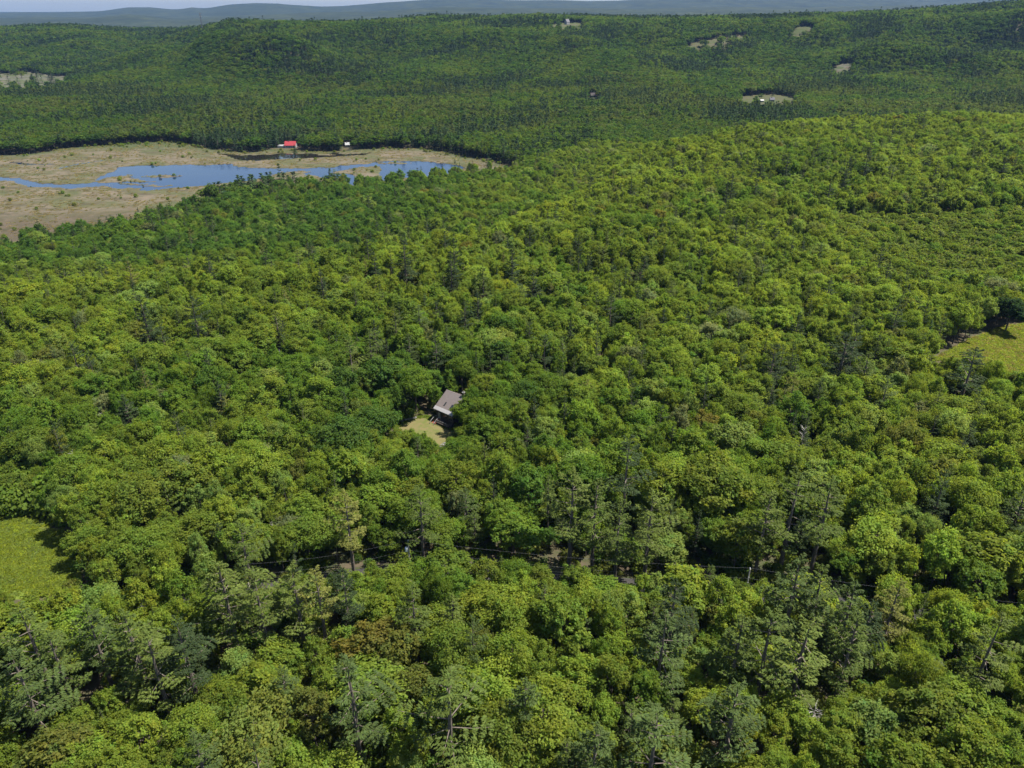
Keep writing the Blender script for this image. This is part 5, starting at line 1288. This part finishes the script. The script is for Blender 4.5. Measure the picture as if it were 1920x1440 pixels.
# front deck along the wall, rail and the steps to the lawn
mb = MB(); mb.box(2.45, 7.6, -1.6, 0.68, 0.72, 0.9)
dk = mb.build("deck", M_DARKWOOD, cabin)
for xx in (2.5, 5.0, 7.5):
    mb = MB(); mb.box(xx, xx + .12, -1.58, -1.46, -0.5, 0.72); mb.build("deck_post", M_DARKWOOD, dk)
mb = MB(); mb.box(2.45, 7.6, -1.6, -1.52, 1.7, 1.78)
for k in range(18): mb.box(2.5 + k * .3, 2.54 + k * .3, -1.58, -1.54, 0.9, 1.7)
mb.build("deck_rail", simple_mat("weathered_rail", (0.16, 0.15, 0.14), .8, .2, 3), dk)
st = empty("steps", (0, 0, 0)); st.parent = cabin
mb = MB(); mb.box(0.75, 2.4, -0.9, 0.68, 0.70, 0.9); mb.build("landing", M_REDWOOD, st)
for k in range(5):
    mb = MB(); mb.box(0.8, 2.35, -0.92 - .36 * (k + 1), -0.92 - .36 * k, 0.55 - .17 * k, 0.73 - .17 * k); mb.build("tread", M_REDWOOD, st)
for xx in (0.74, 2.38):
    mb = MB()
    mb.tube([(xx, 0.5, 0.9), (xx, 0.45, 1.85), (xx, -0.8, 1.9), (xx, -1.7, 1.45), (xx, -2.5, 0.95), (xx, -2.72, 0.5), (xx, -2.74, 0.0)], 0.075, 6)
    mb.tube([(xx, -0.85, 0.8), (xx, -0.85, 1.88)], 0.05, 6)
    mb.build("handrail", M_WHITE, st)

# stones at the foot of the lawn and a low wall at its left edge
def stone(x, y, s, label, group):
    r = np.random.RandomState(int(abs(x * 91 + y * 37)) % 9999)
    import bmesh
    bm = bmesh.new(); bmesh.ops.create_icosphere(bm, subdivisions=2, radius=1.0)
    for v in bm.verts:
        v.co *= 1 + 0.22 * math.sin(v.co.x * 3.1 + r.rand() * .4 + x) * math.cos(v.co.y * 2.7 + y) + r.uniform(-.06, .06)
        v.co.x *= s * r.uniform(1.0, 1.02) * 1.2; v.co.y *= s * .9; v.co.z *= s * .65
    me = bpy.data.meshes.new("boulder"); bm.to_mesh(me); bm.free(); me.materials.append(M_STONE)
    o = bpy.data.objects.new("boulder", me); o.location = (x, y, gz(x, y) + s * .3); o.rotation_euler = (0, 0, r.uniform(0, 6)); COL.objects.link(o)
    return tag(o, label, "boulder", group)
BL = ["largest pale boulder at the lower tip of the lawn", "flat pale boulder beside the largest one at the tip of the lawn", "small pale boulder half under the trees below the lawn", "pale boulder just below the lower tip of the lawn", "small round boulder at the edge of the trees by the lawn tip"]
for (bx, by), s, lb in zip([(-20.33, 184.12), (-19.83, 185.61), (-20.73, 181.47), (-18.94, 182.35), (-21.22, 180.03)], (0.9, 0.7, 0.5, 0.65, 0.45), BL):
    stone(bx, by, s, lb, "pale boulders below the lawn")
wl = [(-35.19, 198.94), (-30.28, 200.97)]
wr = empty("stone_wall", (wl[0][0], wl[0][1], gz(*wl[0])), label="low dry stone wall along the shaded upper left edge of the lawn", cat="stone wall")
r = np.random.RandomState(5)
nst = 26
for k in range(nst):
    t = k / (nst - 1); px, py = wl[0][0] + (wl[1][0] - wl[0][0]) * t, wl[0][1] + (wl[1][1] - wl[0][1]) * t
    mb = MB(); s = r.uniform(.24, .4)
    rows = []
    for zz, q in ((0, 1.0), (s * .7, 1.05), (s * 1.25, .6)):
        rows.append([(q * s * math.cos(2 * PI * j / 6) * 1.3 + r.uniform(-.05, .05), q * s * math.sin(2 * PI * j / 6) + r.uniform(-.05, .05), zz + r.uniform(-.03, .03)) for j in range(6)])
    i0 = len(mb.v)
    for rw in rows: mb.v += rw
    for a in range(2):
        for j in range(6):
            mb.f.append((i0 + a * 6 + j, i0 + a * 6 + (j + 1) % 6, i0 + (a + 1) * 6 + (j + 1) % 6, i0 + (a + 1) * 6 + j))
    mb.f.append(tuple(i0 + 12 + j for j in range(6)))
    o = mb.build("stone", M_STONE, wr); o.location = (px - wl[0][0], py - wl[0][1], 0.2); o.rotation_euler = (0, 0, r.uniform(0, 6))

def make_house(name, x, y, rz, w, d, wall_h, roof_h, m_wall, m_roof, label, n_win=3, chimney=True, z=None, gable_front=False, wing=None):
    z = gz(x, y) if z is None else z
    root = empty(name, (x, y, z), rz, label=label, cat="house", group="houses scattered in the far woods")
    mb = MB(); hw, hd = w / 2, d / 2
    mb.poly([(-hw, -hd, -1.5), (hw, -hd, -1.5), (hw, -hd, wall_h), (-hw, -hd, wall_h)])
    mb.poly([(hw, hd, -1.5), (-hw, hd, -1.5), (-hw, hd, wall_h), (hw, hd, wall_h)])
    mb.poly([(hw, -hd, -1.5), (hw, hd, -1.5), (hw, hd, wall_h), (hw, 0, wall_h + roof_h), (hw, -hd, wall_h)])
    mb.poly([(-hw, hd, -1.5), (-hw, -hd, -1.5), (-hw, -hd, wall_h), (-hw, 0, wall_h + roof_h), (-hw, hd, wall_h)])
    mb.build("wall", m_wall, root)
    e = 0.4; k = roof_h / hd
    mb = MB()
    mb.slab([(-hw - e, -hd - e, wall_h - e * k + .25), (hw + e, -hd - e, wall_h - e * k + .25), (hw + e, 0, wall_h + roof_h + .25), (-hw - e, 0, wall_h + roof_h + .25)], .2)
    mb.slab([(-hw - e, .004, wall_h + roof_h + .25), (hw + e, .004, wall_h + roof_h + .25), (hw + e, hd + e, wall_h - e * k + .25), (-hw - e, hd + e, wall_h - e * k + .25)], .2)
    rf = mb.build("roof", m_roof, root)
    if chimney:
        mb = MB(); mb.box(-hw * .4, -hw * .4 + .9, -.45, .45, wall_h + roof_h - .6, wall_h + roof_h + 1.3); mb.build("chimney", M_BRICK, rf)
    for i in range(n_win):
        cxw = -hw + w * (i + 1) / (n_win + 1)
        mb = MB(); mb.box(cxw - .75, cxw + .75, -hd - .06, -hd - .004, .9, 2.5); wn = mb.build("window", M_WHITE, root)
        mb = MB(); mb.quad((cxw - .62, -hd - .065, 1.02), (cxw + .62, -hd - .065, 1.02), (cxw + .62, -hd - .065, 2.38), (cxw - .62, -hd - .065, 2.38)); mb.build("pane", M_GLASS, wn)
    mb = MB(); mb.box(hw * .5, hw * .5 + 1.0, -hd - .05, -hd - .004, 0, 2.1); mb.build("door", M_DARKWOOD, root)
    if wing:
        wx, ww, wh, wd = wing
        mb = MB(); mb.box(wx - ww / 2, wx + ww / 2, -wd / 2, wd / 2, -1.5, wh); mb.build("wing", m_wall, root)
        mb = MB(); mb.slab([(wx - ww / 2 - .3, -wd / 2 - .4, wh + .1), (wx + ww / 2 + .3, -wd / 2 - .4, wh + .1), (wx + ww / 2 + .3, wd / 2 + .3, wh + .9), (wx - ww / 2 - .3, wd / 2 + .3, wh + .9)], .15)
        mb.build("wing_roof", M_WHITE, root)
    return root
for (kind_, hx, hy, w_, d_, rz_) in HOUSES:
    if kind_ == "red": make_house("farmhouse", hx, hy, rz_, w_, d_, 3.4, 4.2, M_WHITE, M_REDROOF, "white farmhouse with a bright red roof on the far bank of the bog", 4, wing=(-w_ * .5 - 4.8, 9.0, 2.4, 5.0))
    if kind_ == "white": make_house("white_house", hx, hy, rz_, w_, d_, 3.2, 2.4, M_WHITE, simple_mat("pale_roof", (.28, .28, .28), .6, .1, 1), "small white house half hidden by trees beyond the pond", 2)
    if kind_ == "hill": make_house("hilltop_house", hx, hy, rz_, w_, d_, 7.5, 7.0, M_WHITE, M_GREYROOF, "large house with white gable alone on the bare hilltop", 4)
    if kind_ == "dark": make_house("dark_house", hx, hy, rz_, w_, d_, 3.4, 4.2, M_BROWNWALL, M_BROWNWALL, "dark house with pale footing among the brownish valley trees", 3)
    if kind_ == "shed": make_house("white_shed", hx, hy, rz_, w_, d_, 3.0, 1.6, M_WHITE, M_WHITE, "low white shed at the front of the valley field", 2, chimney=False)
    if kind_ == "grey": make_house("grey_house", hx, hy, rz_, w_, d_, 3.2, 3.4, M_WHITE, M_GREYROOF, "grey-roofed house beside the dark tree on the valley field", 3)

# ------------------------------------------------------------------ radio tower on the hill
tx, ty, th = (-918.2, 2420.0, 55.3)
M_TOWER = simple_mat("dark_tower_steel", (0.09, 0.10, 0.12), 0.5, 0.1, 1.0)
tw = empty("radio_tower", (tx, ty, gz(tx, ty)), label="tall thin lattice radio tower with pale antennas on the far hill", cat="tower")
mb = MB()
for k in range(3):
    a = 2 * PI * k / 3
    mb.tube([(1.9 * math.cos(a), 1.9 * math.sin(a), -2), (1.3 * math.cos(a), 1.3 * math.sin(a), th)], [0.42, 0.34], 6)
mb.build("leg", M_TOWER, tw)
mb = MB()
for j in range(int(th / 3)):
    z0 = j * 3.0; q0 = 1.9 - .6 * z0 / th; q1 = 1.9 - .6 * (z0 + 3) / th
    for k in range(3):
        a = 2 * PI * k / 3; b = 2 * PI * ((k + 1) % 3) / 3
        mb.tube([(q0 * math.cos(a), q0 * math.sin(a), z0), (q1 * math.cos(b), q1 * math.sin(b), z0 + 3)], 0.16, 4)
        mb.tube([(q1 * math.cos(a), q1 * math.sin(a), z0 + 3), (q1 * math.cos(b), q1 * math.sin(b), z0 + 3)], 0.13, 4)
tag(mb.build("brace", M_TOWER, tw), kind='stuff')
for zz in (th - 2, th - 9):
    for k in range(3):
        a = 2 * PI * k / 3 + .4
        mb = MB(); c, s = math.cos(a) * 2.6, math.sin(a) * 2.6
        mb.box(c - .5, c + .5, s - .5, s + .5, zz - 2.2, zz + 1.6); mb.tube([(c * .4, s * .4, zz), (c, s, zz)], .12, 4)
        mb.build("antenna", M_WHITE, tw)

# ------------------------------------------------------------------ haze
m, n, l, out = new_mat("haze")
pv = n.new("ShaderNodeVolumePrincipled")
pv.inputs["Color"].default_value = (0.17, 0.31, 0.60, 1)
pv.inputs["Density"].default_value = 0.000033
pv.inputs["Anisotropy"].default_value = 0.0
l.new(pv.outputs[0], out.inputs["Volume"])
mb = MB(); mb.box(-27000, 27000, -900, 28000, -32, 420)
hz = mb.build("haze", m)
tag(hz, kind='stuff', label="thin blue summer haze over the valley and hills")
